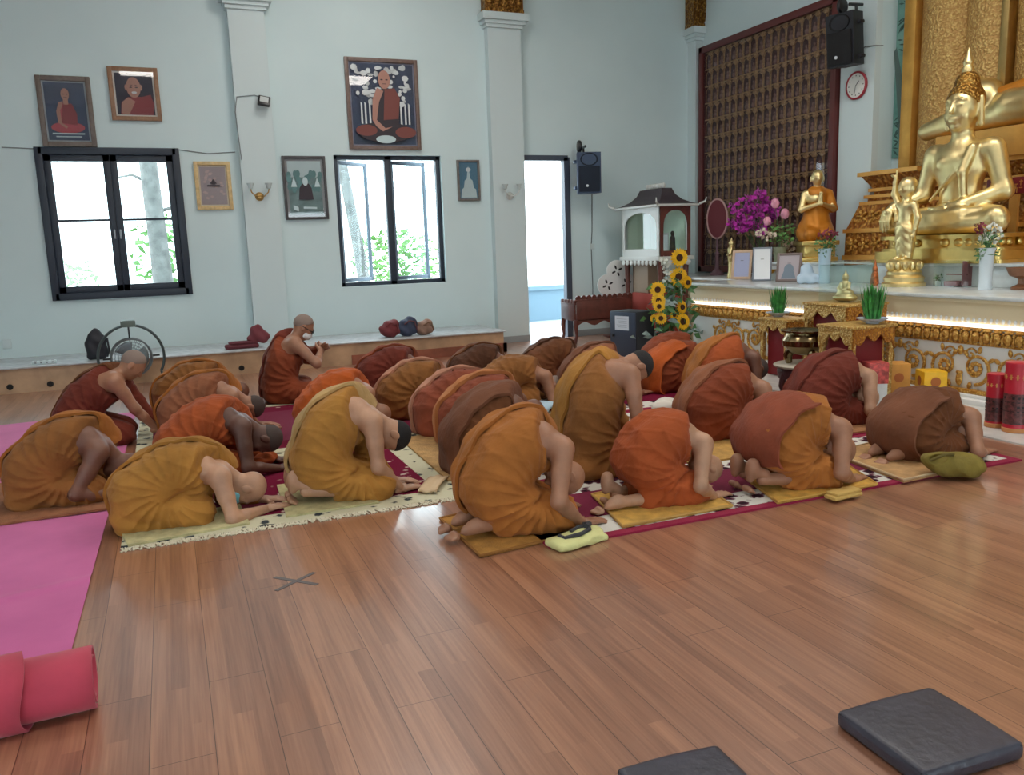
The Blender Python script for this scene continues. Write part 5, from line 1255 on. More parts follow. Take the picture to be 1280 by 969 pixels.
def boxth(label, px, py, w_, d_, h_, col, rz, deco=None, lid=None, name='offering_box', cat='box', z=0):
    p = onZ(px, py, z); root = thing(name, label, cat, (p.x + .1, p.y + .1, z), rz)
    b = MB(); b.b2((-d_ / 2, -w_ / 2, 0), (d_ / 2, w_ / 2, h_), .006); b.build('carton', mat('carton_%s' % (col,), col, .5, var=.06, vs=9), root)
    if deco:
        b = MB()
        for M_x in (Matrix(((0, 0, -1, -d_ / 2), (1, 0, 0, 0), (0, 1, 0, 0), (0, 0, 0, 1))), Matrix(((1, 0, 0, 0), (0, 0, -1, -w_ / 2), (0, 1, 0, 0), (0, 0, 0, 1)))):
            b.prism([(x, y + h_ * .66) for x, y in oval(0, 0, w_ * .2, w_ * .2, 16)], .002, M_x); b.prism([(-.02, h_ * .6), (.02, h_ * .6), (.0, h_ * .72)], .003, M_x)
        b.build('printed_badge', mat('badge_%s' % (deco,), deco, .5), root)
    if lid:
        b = MB(); b.b2((-d_ / 2 - .004, -w_ / 2 - .004, h_ * .58), (d_ / 2 + .004, w_ / 2 + .004, h_ + .004), .004); b.build('patterned_lid', mat('lid_%s' % (lid,), lid, .5, var=.3, vs=30), root)
    return root
boxth('tall amber gift box standing right of the dark red monk', 1118, 506, .21, .2, .36, (208, 146, 62), -.5, (176, 98, 42), None)
boxth('white gift box with a red patterned top beside the amber box', 1092, 517, .16, .16, .42, (216, 222, 222), -.4, None, (178, 74, 70))
boxth('bright yellow gift box in front of the gilt scrolls', 1164, 503, .22, .2, .27, (232, 180, 30), -.5, (168, 92, 24), None)
def canister(label, px, py, r, h_, band):
    p = onZ(px, py, 0); root = thing('canister', label, 'canister', (p.x, p.y, .012 if p.x < 6.4 and p.x > 5.42 else 0), 0, 'red paper canisters')
    b = MB(); b.lathe([(r, 0), (r, .012), (r * .985, .016), (r * .985, h_ - .03), (r * 1.02, h_ - .03), (r * 1.02, h_), (r * .9, h_ + .004), (0, h_ + .004)], n=28, cap=False); b.build('tube', mat('canister_red', (186, 34, 52), .35), root)
    if band:
        b = MB(); b.lathe([(r * 1.0, h_ * .12), (r * 1.0, h_ * .56)], n=28, cap=False); b.build('dark_label', mat('label_dark', (84, 44, 44), .4, var=.5, vs=34), root)
        b = MB(); q = random.Random(int(h_ * 100))
        for row, zz in enumerate((.50, .44, .37, .31)):
            for k in range(16):
                if row in (1, 3) or q.random() < .75:
                    a = 2 * PI * k / 16; c = Vector((r * math.cos(a), r * math.sin(a), h_ * zz)); b.box(c, (.003, r * .22, h_ * (.012 if row in (1, 3) else .035)), a)
        b.build('label_marks', mat('label_ink', (34, 22, 22), .5) if r < .08 else mat('label_ink', (34, 22, 22), .5), root)
        b = MB()
        for k in range(5):
            a = PI + k * .5 - .9; b.box((r * math.cos(a), r * math.sin(a), h_ * .8), (.003, r * .12, h_ * .07), a); b.box((r * math.cos(a), r * math.sin(a), h_ * .8), (.004, r * .3, h_ * .012), a)
        b.build('gilt_characters', mat('gilt_print', (206, 150, 80), .4), root)
        b = MB(); b.lathe([(r * .99, .0), (r * 1.03, .004), (r * 1.03, .03), (r * .99, .034)], n=28, cap=False); b.build('base_ring', mat('ring_amber', (196, 130, 76), .4), root)
canister('shorter red canister with dark label at the right edge', 1243, 535, .07, .41, True); canister('taller red canister with dark label at the right edge', 1268, 541, .086, .52, True)
p = onZ(907, 408, .42); root = boxth('small bright red box at the altar foot, beyond the golden-fold monk', 907, 443, .14, .14, .42, (214, 48, 44), .3)
# plants on dishes
grassm = mat('plant_green', (56, 128, 56), .6, var=.3, vs=18)
dish = mat('blue_white_china', (186, 202, 226), .25)
def plant(label, px, py, z, r, h_, xm=6.16):
    p = onZ(px, py, z); p.x = min(p.x, xm); p.y = 5.43 if xm < 6 else p.y; root = thing('potted_plant', label, 'plant', (p.x, p.y, z), 0, 'green plants in dishes'); q = random.Random(int(px))
    b = MB(); b.lathe([(.05, 0), (.06, .012), (.13, .045), (.135, .05), (.1, .03), (0, .02)], n=28, cap=False); b.build('dish', dish, root)
    b = MB()
    for _ in range(150):
        a = q.uniform(0, 2 * PI); R0 = q.uniform(0, r * .5); R1 = R0 + q.uniform(.1, .6) * r; hh = h_ * q.uniform(.5, 1); wd = .012
        d = Vector((math.cos(a), math.sin(a), 0)); s_ = Vector((-d.y, d.x, 0)) * wd
        p0 = d * R0 + Vector((0, 0, .03)); p1 = d * (R0 + R1) / 2 + Vector((0, 0, hh * .6)); p2 = d * R1 + Vector((0, 0, hh))
        b._add([p0 - s_ * .6, p0 + s_ * .6, p1 + s_, p1 - s_, p2], [(0, 1, 2, 3), (3, 2, 4)])
    b.build('leaves', grassm, root)
plant('left green plant in a china dish beside the glass case', 1006, 393, .641, .12, .35); plant('right green plant in a china dish on the widest gilt table', 1094, 400, .731, .14, .36, 5.63)
# glass case with gilt figure
def glasscase(label, px, py, z, hx, hy, h_, ang=0):
    p = onZ(px, py, z); root = thing('glass_case', label, 'case', (p.x, p.y, z), ang)
    b = MB(); t = .005
    for q in (((-hx, -hy), (hx, -hy + t)), ((-hx, hy - t), (hx, hy)), ((-hx, -hy), (-hx + t, hy)), ((hx - t, -hy), (hx, hy))): b.b2((q[0][0], q[0][1], 0), (q[1][0], q[1][1], h_))
    b.b2((-hx, -hy, h_ - t), (hx, hy, h_)); b.build('glass_panes', glass_mat('case_glass', (250, 253, 252)), root); return root, p
n1 = gt1[1]; cx_, cy_ = n1.x + gt1[3] / 2, n1.y + gt1[2] / 2
root = thing('glass_case', 'square glass case on the tallest gilt altar table', 'case', (cx_, cy_, .86)); b = MB()
for q in (((-.14, -.2), (.14, -.195)), ((-.14, .195), (.14, .2)), ((-.14, -.2), (-.135, .2)), ((.135, -.2), (.14, .2))): b.b2((q[0][0], q[0][1], 0), (q[1][0], q[1][1], .36))
b.b2((-.14, -.2, .355), (.14, .2, .36)); b.build('glass_panes', glass_mat('case_glass', (250, 253, 252)), root)
root = thing('figurine', 'pale gilt seated figurine inside the square glass case', 'figurine', (cx_, cy_, .861), PI)
s = S(); s.ell((0, 0, .04), (.09, .13, .04)); s.ell((0, 0, .09), (.06, .09, .04), k=.03); s.ell((0, 0, .15), (.04, .05, .06), k=.02); s.ell((0, 0, .235), (.032, .03, .038), k=.015); s.rc((0, 0, .26), (0, 0, .31), .014, .003, k=.01)
for e in (1, -1): s.chain([(0, e * .045, .18), (.02, e * .065, .13), (.045, e * .01, .11)], [.018, .015, .012], k=.01)
v, f = surface(s, .006); mesh_obj('figure', v, f, gold_mat('gold_pale_figure', (222, 206, 150), .35, 0, 1, metal=.8), root)

# ------------------------------------------------------------------ things on the altar top
ZT = .951
def petal_ball(mb, c, r, n, q, wd=.5):
    for _ in range(n):
        d = Vector((q.gauss(0, 1), q.gauss(0, 1), q.gauss(0, 1))).normalized(); e = d.orthogonal().normalized(); f_ = d.cross(e); L = r
        p0 = c + d * r * .15; mb._add([p0, c + d * L * .7 + e * L * wd * .5, c + d * L + f_ * L * .12, c + d * L * .7 - e * L * wd * .5], [(0, 1, 2, 3)])
def vase(label, px, py, prof, m, z=ZT, name='vase', n=24, group=None):
    p = onZ(px, py, z); root = thing(name, label, 'vase', (p.x, p.y, z), 0, group); b = MB(); b.lathe(prof, n=n, cap=False); b.build('vessel', m, root); return root, p
def stems(root, tops, base, m, r=.004):
    b = MB()
    for t in tops: b.tube([base, (Vector(base) + Vector(t)) / 2 + Vector((0, 0, .04)), t], r, 5)
    b.build('stems', m, root)
stem_m = mat('stem_green', (72, 110, 60), .6); lf = mat('bouquet_leaf', (70, 118, 66), .6, var=.25, vs=14)
# ceremonial fan on stand
p = onZ(896, 344, ZT); root = thing('ceremonial_fan', 'oval dark red ceremonial fan with pale rim on a slim stand', 'fan', (p.x, p.y, ZT), -.9)
b = MB(); b.M = Matrix.Rotation(0, 4, 'Z'); b.prism([(x, z) for x, z in oval(0, 0, .15, .29, 32)], .02, Matrix(((1, 0, 0, 0), (0, 0, -1, .01), (0, 1, 0, .86), (0, 0, 0, 1)))); b.build('fan_face', mat('fan_red', (98, 26, 38), .5), root)
b = MB(); b.tube([(x, 0, .86 + z) for x, z in oval(0, 0, .155, .295, 32)], .016, 8, closed=True); b.build('fan_rim', mat('fan_rim_pink', (188, 150, 148), .4), root)
b = MB(); b.lathe([(.11, 0), (.11, .03), (.07, .06), (.035, .1), (.03, .3), (.045, .33), (.02, .36), (.016, .58)], n=20); b.build('stand_post', mat('carved_mauve_wood', (112, 84, 92), .4), root)
# standing figurine pair
p = onZ(914, 348, ZT); root = thing('figurine', 'slim gilt standing figurine left of the framed photo on the altar', 'figurine', (p.x, p.y, ZT), PI * .8)
s = S(); s.rc((0, 0, .02), (0, 0, .05), .06, .05); s.rc((0, 0, .06), (0, 0, .28), .045, .04, k=.02); s.rc((0, 0, .28), (0, 0, .4), .05, .055, k=.02); s.ell((0, 0, .49), (.04, .036, .045), k=.02); s.rc((0, 0, .53), (0, 0, .57), .015, .006, k=.01)
for e in (1, -1): s.chain([(0, e * .06, .42), (.02, e * .08, .34), (.06, e * .02, .33)], [.02, .018, .014], k=.01)
v, f = surface(s, .008); mesh_obj('figure', v, f, gold, root)
def standframe(label, px, py, w_, h_, fcol, pm, rz, tilt=-14, fw=.025, bg2=None):
    p = onZ(px, py, ZT); root = thing('photo_frame', label, 'picture', (p.x, p.y, ZT), rz, 'framed photos on the altar'); M = Matrix.Rotation(math.radians(tilt), 4, 'X')
    b = MB(M)
    for q in ((-w_ / 2, -w_ / 2 + fw, 0, h_), (w_ / 2 - fw, w_ / 2, 0, h_), (-w_ / 2 + fw, w_ / 2 - fw, 0, fw), (-w_ / 2 + fw, w_ / 2 - fw, h_ - fw, h_)): b.b2((q[0], -.012, q[2]), (q[1], .012, q[3]), .004)
    b.build('frame', mat('altarframe_%s' % (fcol,), fcol, .4), root)
    b = MB(M); b.b2((-w_ / 2 + fw, -.004, fw), (w_ / 2 - fw, .008, h_ - fw)); b.build('picture', pm, root)
    if bg2:
        b = MB(M); b.prism([(x * w_, y * h_) for x, y in oval(0, .42, .2, .2, 16)], .001, Matrix(((1, 0, 0, 0), (0, 0, -1, -.0045), (0, 1, 0, 0), (0, 0, 0, 1)))); b.prism([(-.3 * w_, .1 * h_), (.3 * w_, .1 * h_), (.2 * w_, .36 * h_), (-.2 * w_, .36 * h_)], .001, Matrix(((1, 0, 0, 0), (0, 0, -1, -.005), (0, 1, 0, 0), (0, 0, 0, 1)))); b.build('printed_figure', bg2, root)
    b = MB(); b.box((0, h_ * .3, h_ * .32), (.04, .006, h_ * .7), R=Matrix.Rotation(math.radians(26), 3, 'X')); b.build('easel_back', mat('frame_back', (80, 70, 64), .7), root)
standframe('framed lilac photo with cream frame on the altar, leaning, left of the mirror-like frame', 926, 349, .27, .40, (206, 176, 150), mat('lilac_photo', (170, 176, 210), .4), -.9, fw=.035)
standframe('shiny white frame standing behind the gold bowl', 952, 351, .24, .44, (120, 128, 140), mat('bright_photo', (228, 232, 236), .12), -.75, fw=.02)
standframe('framed photo with grey picture left of the pale blue vase', 985, 352, .30, .36, (120, 104, 100), mat('grey_mauve_photo', (176, 166, 172), .35), -.9, fw=.03, bg2=mat('photo_grey_blue', (120, 134, 148), .5))
q = random.Random(11)
root, p = vase('dark pot of magenta orchids behind the white frame on the altar', 950, 346, [(.08, 0), (.1, .05), (.12, .28), (.125, .30), (.1, .3), (.1, .26)], mat('dark_pot', (40, 58, 60), .4), name='orchid_bouquet')
cs = []
b = MB(); orch = mat('orchid_magenta', (186, 40, 168), .55, var=.2, vs=20, sheen=.2)
for px, py, r in ((922, 262, .1), (935, 252, .1), (948, 246, .1), (958, 248, .09), (966, 258, .09), (930, 275, .1), (943, 268, .12), (955, 265, .12), (947, 282, .1), (920, 276, .08), (962, 276, .08), (951, 290, .07), (936, 262, .12), (968, 268, .07), (927, 283, .06)):
    c = onY(px, py, p.y + q.uniform(-.15, .1)) - Vector((p.x, p.y, ZT)); cs.append(c)
    for _ in range(5): petal_ball(b, c + Vector((q.uniform(-r, r), q.uniform(-r, r), q.uniform(-r, r))) * .8, .075, 12, q, .9)
b.build('orchid_blossoms', orch, root); stems(root, cs, (0, 0, .25), stem_m)
b = MB()
for _ in range(40):
    a = q.uniform(0, 2 * PI); d = Vector((math.cos(a), math.sin(a), 0)); s_ = Vector((-d.y, d.x, 0)) * .03; b._add([Vector((0, 0, .28)), d * .12 + s_ + Vector((0, 0, .36)), d * q.uniform(.18, .26) + Vector((0, 0, q.uniform(.25, .45))), d * .12 - s_ + Vector((0, 0, .36))], [(0, 1, 2, 3)])
b.build('leaves', mat('dark_teal_leaf', (44, 78, 74), .5), root)
root, p = vase('grey-green vase of pink rosebuds right of the orchids', 974, 348, [(.075, 0), (.075, .02), (.07, .1), (.085, .40), (.09, .42), (.075, .42), (.065, .3)], mat('sage_vase', (138, 144, 118), .35))
cs = []
for px, py, r in ((969, 255, .06), (981, 268, .065), (959, 277, .055)):
    c = onY(px, py, p.y - .05) - Vector((p.x, p.y, ZT)); cs.append(c); b = MB(); b.lathe([(.005, -r), (r * .55, -r * .8), (r * .9, -.1 * r), (r * .8, .6 * r), (r * .45, 1.1 * r), (r * .1, 1.2 * r)], c, 14); petal_ball(b, c + Vector((0, 0, r * .3)), r * 1.05, 9, q, .9); b.build('rosebud', mat('rose_pink', (218, 150, 172), .6, var=.08, vs=20), root)
stems(root, cs, (0, 0, .4), stem_m); b = MB()
for _ in range(60):
    c = onY(q.uniform(966, 990), q.uniform(282, 303), p.y + q.uniform(-.1, .1)) - Vector((p.x, p.y, ZT)); petal_ball(b, c, .07, 2, q, .5)
b.build('leaves', mat('fresh_leaf', (98, 146, 76), .6, var=.2, vs=10), root)
b = MB()
for px, py in ((952, 288), (960, 292), (966, 294), (956, 298), (948, 292)): petal_ball(b, onY(px, py, p.y - .15) - Vector((p.x, p.y, ZT)), .055, 16, q, .8)
b.build('cream_blossoms', mat('cream_blossom', (216, 202, 186), .6, var=.1, vs=20), root)
root, p = vase('gold offering bowl on a stem in front of the white frame', 960, 350, [(.04, 0), (.042, .01), (.014, .03), (.014, .07), (.07, .09), (.1, .13), (.105, .14), (.09, .13), (.0, .1)], gold_mat('bowl_gold', (222, 160, 50), .25), name='offering_bowl')
root, p = vase('small vase of beige flowers left of the kneeling statue', 992, 344, [(.05, 0), (.06, .03), (.045, .2), (.05, .22)], mat('smoke_vase', (110, 112, 112), .3)); b = MB()
for px, py in ((985, 308), (993, 303), (1000, 306), (990, 312), (998, 298), (981, 304)): petal_ball(b, onY(px, py, p.y) - Vector((p.x, p.y, ZT)), .06, 14, q, .7)
b.build('blossoms', mat('beige_blossom', (186, 164, 140), .6, var=.15, vs=20), root); stems(root, [(.03, 0, .3), (-.03, .02, .3)], (0, 0, .1), stem_m)
pbl = mat('pale_blue_ceramic', (176, 200, 216), .3)
root, p = vase('pale blue vase of dark red flowers left of the glass box', 1030, 354, [(.07, 0), (.075, .02), (.06, .06), (.07, .36), (.08, .40), (.065, .4), (.055, .3)], pbl); b = MB(); cs = []
for px, py in ((1026, 292), (1035, 289), (1043, 292), (1031, 296), (1039, 296)): c = onY(px, py, p.y) - Vector((p.x, p.y, ZT)); cs.append(c); petal_ball(b, c, .055, 18, q, .7)
b.build('blossoms', mat('wine_blossom', (128, 48, 66), .6, var=.15, vs=20), root); stems(root, cs, (0, 0, .35), stem_m); b = MB()
for _ in range(50): petal_ball(b, onY(q.uniform(1021, 1046), q.uniform(298, 318), p.y + q.uniform(-.08, .08)) - Vector((p.x, p.y, ZT)), .07, 2, q, .3)
b.build('leaves', lf, root)
p = onZ(1014, 353, ZT); p.x -= .14; p.y -= .1; root = thing('cloth', 'folded pale blue cloth beside the pale blue vase', 'cloth', (p.x, p.y, ZT), -.7); s = S(); s.box((0, 0, .05), (.12, .10, .05), .03); s.ell((-.02, .02, .12), (.07, .07, .12), k=.06); s.cut(lambda P: P[:, 2] - .002, .003); s.disp(lambda P: -.006 * np.sin(P[:, 0] * 50 + P[:, 2] * 30)); v, f = surface(s, .009); mesh_obj('folds', v, f, mat('pale_blue_linen', (186, 206, 224), .8), root)
root, p = glasscase('empty-looking clear glass box on the altar between the blue vase and the standing child statue', 1064, 357, ZT, .12, .2, .27)
p = onZ(1084, 356, ZT); root = thing('figurine', 'tiny red and gold figurine at the end of the clear glass box', 'figurine', (p.x - .02, p.y - .12, ZT), PI); s = S(); s.rc((0, 0, .03), (0, 0, .12), .045, .035); s.ell((0, 0, .17), (.03, .03, .035), k=.01); s.rc((0, 0, .2), (0, 0, .28), .02, .004, k=.01); v, f = surface(s, .007); mesh_obj('figure', v, f, mat('red_gold_paint', (190, 110, 66), .4, .4, var=.3, vs=30), root)
root, p = glasscase('clear display box holding a red plaque, left of the white vase', 1196, 358, ZT, .1, .20, .26)
root2 = thing('plaque', 'dark red framed plaque inside the display box', 'plaque', (p.x, p.y - .02, ZT), 0); b = MB(); b.box((-.02, 0, .12), (.02, .26, .01)); b.box((.0, -.1, .13), (.16, .012, .25), bev=.004); b.box((-.01, .04, .03), (.12, .16, .05), bev=.01); b.build('plaque_board', mat('plaque_red', (124, 60, 62), .5), root2)
root, p = vase('white vase of white and burgundy flowers at the right end of the altar', 1231, 362, [(.06, 0), (.062, .02), (.055, .06), (.062, .34), (.075, .38), (.08, .385), (.06, .37), (.05, .2)], mat('white_china', (214, 224, 230), .25)); b = MB(); cs = []; b2_ = MB()
for k, (px, py) in enumerate(((1232, 285), (1240, 282), (1247, 287), (1236, 293), (1244, 296), (1249, 294), (1229, 298), (1240, 303))): c = onY(px, py, p.y) - Vector((p.x, p.y, ZT)); cs.append(c); petal_ball(b, c, .05, 16, q, .7)
for px, py in ((1222, 284), (1227, 282), (1224, 289)): c = onY(px, py, p.y) - Vector((p.x, p.y, ZT)); cs.append(c); petal_ball(b2_, c, .045, 16, q, .7)
b.build('white_blossoms', mat('white_blossom', (212, 216, 208), .6), root); b2_.build('burgundy_blossoms', mat('wine_blossom'), root); stems(root, cs, (0, 0, .35), stem_m); b = MB()
for _ in range(60): petal_ball(b, onY(q.uniform(1222, 1248), q.uniform(292, 322), p.y + q.uniform(-.08, .08)) - Vector((p.x, p.y, ZT)), .07, 2, q, .25)
b.build('leaves', lf, root)
root, p = vase('brown wooden bowl on a stand at the right edge of the altar', 1276, 362, [(.08, 0), (.085, .02), (.03, .05), (.03, .1), (.1, .13), (.13, .2), (.12, .2), (.0, .14)], mat('brown_bowl', (132, 88, 60), .4), name='offering_bowl')
root, p = vase('tiny green potted sprig on the altar right of the standing child statue', 1172, 357, [(.025, 0), (.035, .05), (.03, .05)], mat('white_china'), name='potted_sprig'); b = MB()
for _ in range(24): petal_ball(b, Vector((q.uniform(-.03, .03), q.uniform(-.03, .03), q.uniform(.06, .11))), .04, 1, q, .5)
b.build('leaves', lf, root)

# ------------------------------------------------------------------ beyond the monks: shrine cabinet, bench, safe, sunflowers
wd = mat('reddish_brown_wood', (96, 52, 44), .4, var=.15, vs=9); silver = mat('silver_white_paint', (196, 198, 194), .4); slate = mat('dark_roof_tile', (62, 54, 60), .5, bump=.5, bs=60)
sx, sy = onY(825, 320, 10.5).x, 10.5; DX, DY = .52, 1.05
root = thing('shrine_cabinet', 'glazed shrine cabinet with a dark curved roof on tall legs by the window wall', 'cabinet', (sx, sy, 0)); zb, zt = 1.28, 2.0
b = MB(); b.b2((0, 0, zb), (DX, DY, zb + .06), .01); b.b2((-.05, -.05, zb - .06), (DX + .05, DY + .05, zb), .01); b.b2((0, 0, zt - .05), (DX, DY, zt)); 
for x, y in ((0, 0), (DX - .05, 0), (0, DY - .05), (DX - .05, DY - .05)): b.b2((x, y, zb), (x + .05, y + .05, zt))
b.build('silver_frame', silver, root)
b = MB(); b.prism([(.0, 0)] + [(DX, 0), (DX, .72), (0, .72)], .012, Matrix(((1, 0, 0, 0), (0, 0, 1, -.01), (0, 1, 0, zb), (0, 0, 0, 1)))) if False else None
def archframe(L, hgt, wid, M, mb):
    """rectangular board with an arched opening, as border quads"""
    n = 20; outer = []; inner = []
    for k in range(n + 1):
        t = k / n; a = PI * (1 - t); inner.append((L / 2 + (L / 2 - wid) * math.cos(a), hgt * .5 + (hgt * .5 - wid) * math.sin(a) ** .6)); outer.append((L * t, hgt))
    inner = [(wid, wid * 1.6)] + inner + [(L - wid, wid * 1.6)]; outer = [(0, 0)] + [(0, hgt)] + outer[1:-1] + [(L, hgt)] + [(L, 0)]
    m = len(inner)
    for z in (0, .015):
        vs = [M @ Vector((x, y, z)) for x, y in inner] + [M @ Vector((x, y, z)) for x, y in outer]; fs = [(i, i + 1, m + i + 1, m + i) for i in range(m - 1)] + [(0, m, 2 * m - 1, m - 1)]; mb._add(vs, fs if z else [f_[::-1] for f_ in fs])
b = MB(); archframe(DX, zt - zb, .05, Matrix(((1, 0, 0, 0), (0, 0, -1, -.003), (0, 1, 0, zb), (0, 0, 0, 1))), b); b.build('arched_side', wd, root)
b = MB(); archframe(DY, zt - zb, .07, Matrix(((0, 0, -1, -.003), (1, 0, 0, 0), (0, 1, 0, zb), (0, 0, 0, 1))), b); b.build('arched_front', silver, root)
b = MB(); b.b2((.02, .03, zb + .05), (.026, DY - .03, zt - .04)); b.b2((.03, .02, zb + .05), (DX - .03, .026, zt - .04)); b.build('glass_panes', glass_mat('shrine_glass', (246, 251, 251)), root)
b = MB(); b.b2((.04, DY - .05, zb + .05), (DX - .04, DY - .03, zt - .05)); b.b2((DX - .05, .04, zb + .05), (DX - .03, DY - .04, zt - .05)); b.build('inner_back', mat('shrine_pale_back', (214, 222, 200), .7), root)
b = MB(); prof = [(.0, .0), (.06, .02), (.15, .08), (.21, .16), (.24, .25)]
hx, hy = DX / 2 + .10, DY / 2 + .10
vs = []; 
for r_, z in prof:
    for x, y in ((-1, -1), (1, -1), (1, 1), (-1, 1)): vs.append((DX / 2 + x * max(hx - r_ * 1.15, .05), DY / 2 + y * max(hy - r_ * 1.3, .2), zt + .03 + z))
fs = [(4 * i + k, 4 * i + (k + 1) % 4, 4 * i + 4 + (k + 1) % 4, 4 * i + 4 + k) for i in range(len(prof) - 1) for k in range(4)] + [(0, 3, 2, 1), tuple(range(len(vs) - 4, len(vs)))]
b._add(vs, fs); b.build('roof', slate, root)
b = MB(); b.b2((DX / 2 - hx, DY / 2 - hy, zt), (DX / 2 + hx, DY / 2 + hy, zt + .035), .008); b.build('eaves', silver, root)
b = MB()
for k in range(7): b.ell((DX / 2, DY / 2 - .22 + .073 * k, zt + .32), (.03, .04, .045), 8, 6)
b.build('ridge_crest', silver, root)
for x in (-1, 1):
    for y in (-1, 1): b = MB(); b.tube([(DX / 2 + x * hx, DY / 2 + y * hy, zt + .03), (DX / 2 + x * (hx + .06), DY / 2 + y * (hy + .06), zt + .06), (DX / 2 + x * (hx + .07), DY / 2 + y * (hy + .07), zt + .12)], [.02, .014, .006], 7); b.build('eave_horn', silver, root)
b = MB()
for k in range(9): b.ell((-.045, .07 + k * (DY - .14) / 8, zb - .09), (.012, .05, .045), 8, 6)
for k in range(5): b.ell((.06 + k * (DX - .12) / 4, -.045, zb - .09), (.05, .012, .045), 8, 6)
b.build('scalloped_edge', silver, root)
for x in (.04, DX - .04):
    for y in (.05, DY - .05):
        b = MB(); b.tube([(x, y, zb - .06), (x, y, .9), (x, y, .3), (x, y, 0)], [.05, .035, .035, .045], 10); b.build('leg', wd, root)
b = MB(); b.b2((.08, .1, .0), (DX - .08, DY - .1, .72), .01); b.build('red_skirted_base', mat('brick_red_cloth', (150, 58, 46), .8), root)
b = MB(); b.b2((.1, .5, .72), (DX - .1, DY - .1, zb - .07), .01); b.build('inner_post', mat('tan_panel', (150, 130, 110), .6), root)
p = Vector((sx + .2, sy + .25, zb + .062)); root = thing('photo_frame', 'small framed photo inside the shrine cabinet', 'picture', p, -.3); b = MB(); b.box((0, 0, .14), (.2, .02, .28), bev=.004); b.build('frame', silver, root); b = MB(); b.b2((-.08, -.013, .03), (.08, -.009, .25)); b.build('picture', mat('bright_photo'), root)
p = Vector((sx + .36, sy + .22, zb + .062)); root = thing('figurine', 'dark standing figurine inside the shrine cabinet', 'figurine', p, PI); s = S(); s.rc((0, 0, .03), (0, 0, .2), .05, .04); s.ell((0, 0, .27), (.03, .03, .04), k=.015); v, f = surface(s, .009); mesh_obj('figure', v, f, mat('dark_bronze_figure', (70, 62, 56), .4, .5), root)
# carved bench seen from behind
p = onZ(720, 430, 0); bx, by = p.x, p.y; L, Dp = 1.0, .5
root = thing('carved_bench', 'carved dark red wooden bench with scalloped back and arms, by the open door', 'bench', (bx, by, 0))
b = MB(); b.b2((.02, .04, .34), (L, Dp, .38), .01); b.build('seat', wd, root); b = MB(); b.b2((.05, .08, .38), (L - .04, Dp - .02, .42), .015); b.build('cushion', mat('dusky_pink_cushion', (150, 104, 104), .8), root)
b = MB(); b.b2((.03, .0, .36), (L, .035, .66), .008); b.build('back_panel', wd, root); b = MB(); b.b2((.0, .04, .36), (.035, Dp, .60), .008); b.build('arm_panel', wd, root); b = MB(); b.b2((L - .035, .04, .36), (L, Dp, .60), .008); b.build('arm_panel', wd, root)
b = MB()
for k in range(11): b.M = Matrix.Translation((.06 + k * (L - .1) / 10, .018, .69)) @ Matrix.Rotation(PI / 2, 4, 'X'); b.lathe([(.04, -.018), (.045, 0), (.04, .018)], n=14)
b.M = None; b.b2((.0, -.004, .645), (L, .04, .67), .006); b.build('scalloped_rail', wd, root)
b = MB()
for k in range(5): b.M = Matrix.Translation((.018, .07 + k * .1, .63)) @ Matrix.Rotation(PI / 2, 4, 'Y'); b.lathe([(.034, -.018), (.04, 0), (.034, .018)], n=14)
b.M = None; b.b2((-.004, .03, .59), (.04, Dp, .612), .006); b.build('scalloped_rail', wd, root)
for x in (.03, L - .03):
    for y in (.03, Dp - .03):
        b = MB(); o_ = -.03 if x < .1 else .03; b.tube([(x, y, .36), (x + o_ * .4, y, .26), (x, y, .12), (x + o_, y, .0)], [.035, .036, .022, .026], 10); b.build('leg', wd, root)
b = MB(); b.prism([(0, 0)] + [(L * t, -.05 - .03 * math.cos(t * PI * 6)) for t in np.linspace(0, 1, 25)] + [(L, 0)], .02, Matrix(((1, 0, 0, 0), (0, 0, -1, .03), (0, 1, 0, .345), (0, 0, 0, 1)))); b.build('seat_apron', wd, root)
p = onY(771, 362, 11.75); root = thing('fretwork_panel', 'white trefoil fretwork panel standing behind the carved bench', 'panel', (p.x, 11.75, 0), -.15); b = MB()
for x, z, r in ((0, 1.06, .17), (-.16, .84, .17), (.16, .84, .17)): b.M = Matrix.Translation((x, 0, z)) @ Matrix.Rotation(PI / 2, 4, 'X'); b.lathe([(r * .8, -.015), (r, -.012), (r, .012), (r * .8, .015)], n=24)
b.M = None; b.b2((-.05, -.014, .5), (.05, .014, .8)); b.build('white_discs', mat('white_lacquer'), root); b = MB()
for x, z in ((0, 1.06), (-.16, .84), (.16, .84)):
    for k in range(4): a = PI / 2 * k + .4; b.M = Matrix.Translation((x + .06 * math.cos(a), -.02, z + .06 * math.sin(a))) @ Matrix.Rotation(-a, 4, 'Y'); b.ell((0, 0, 0), (.035, .006, .016), 8, 5)
b.build('dark_motif', blk, root); b = MB(); b.tube([(0, 0, 0), (0, 0, .6)], .025, 8); b.b2((-.2, -.12, 0), (.2, .12, .03), .006); b.build('stand', wd, root)
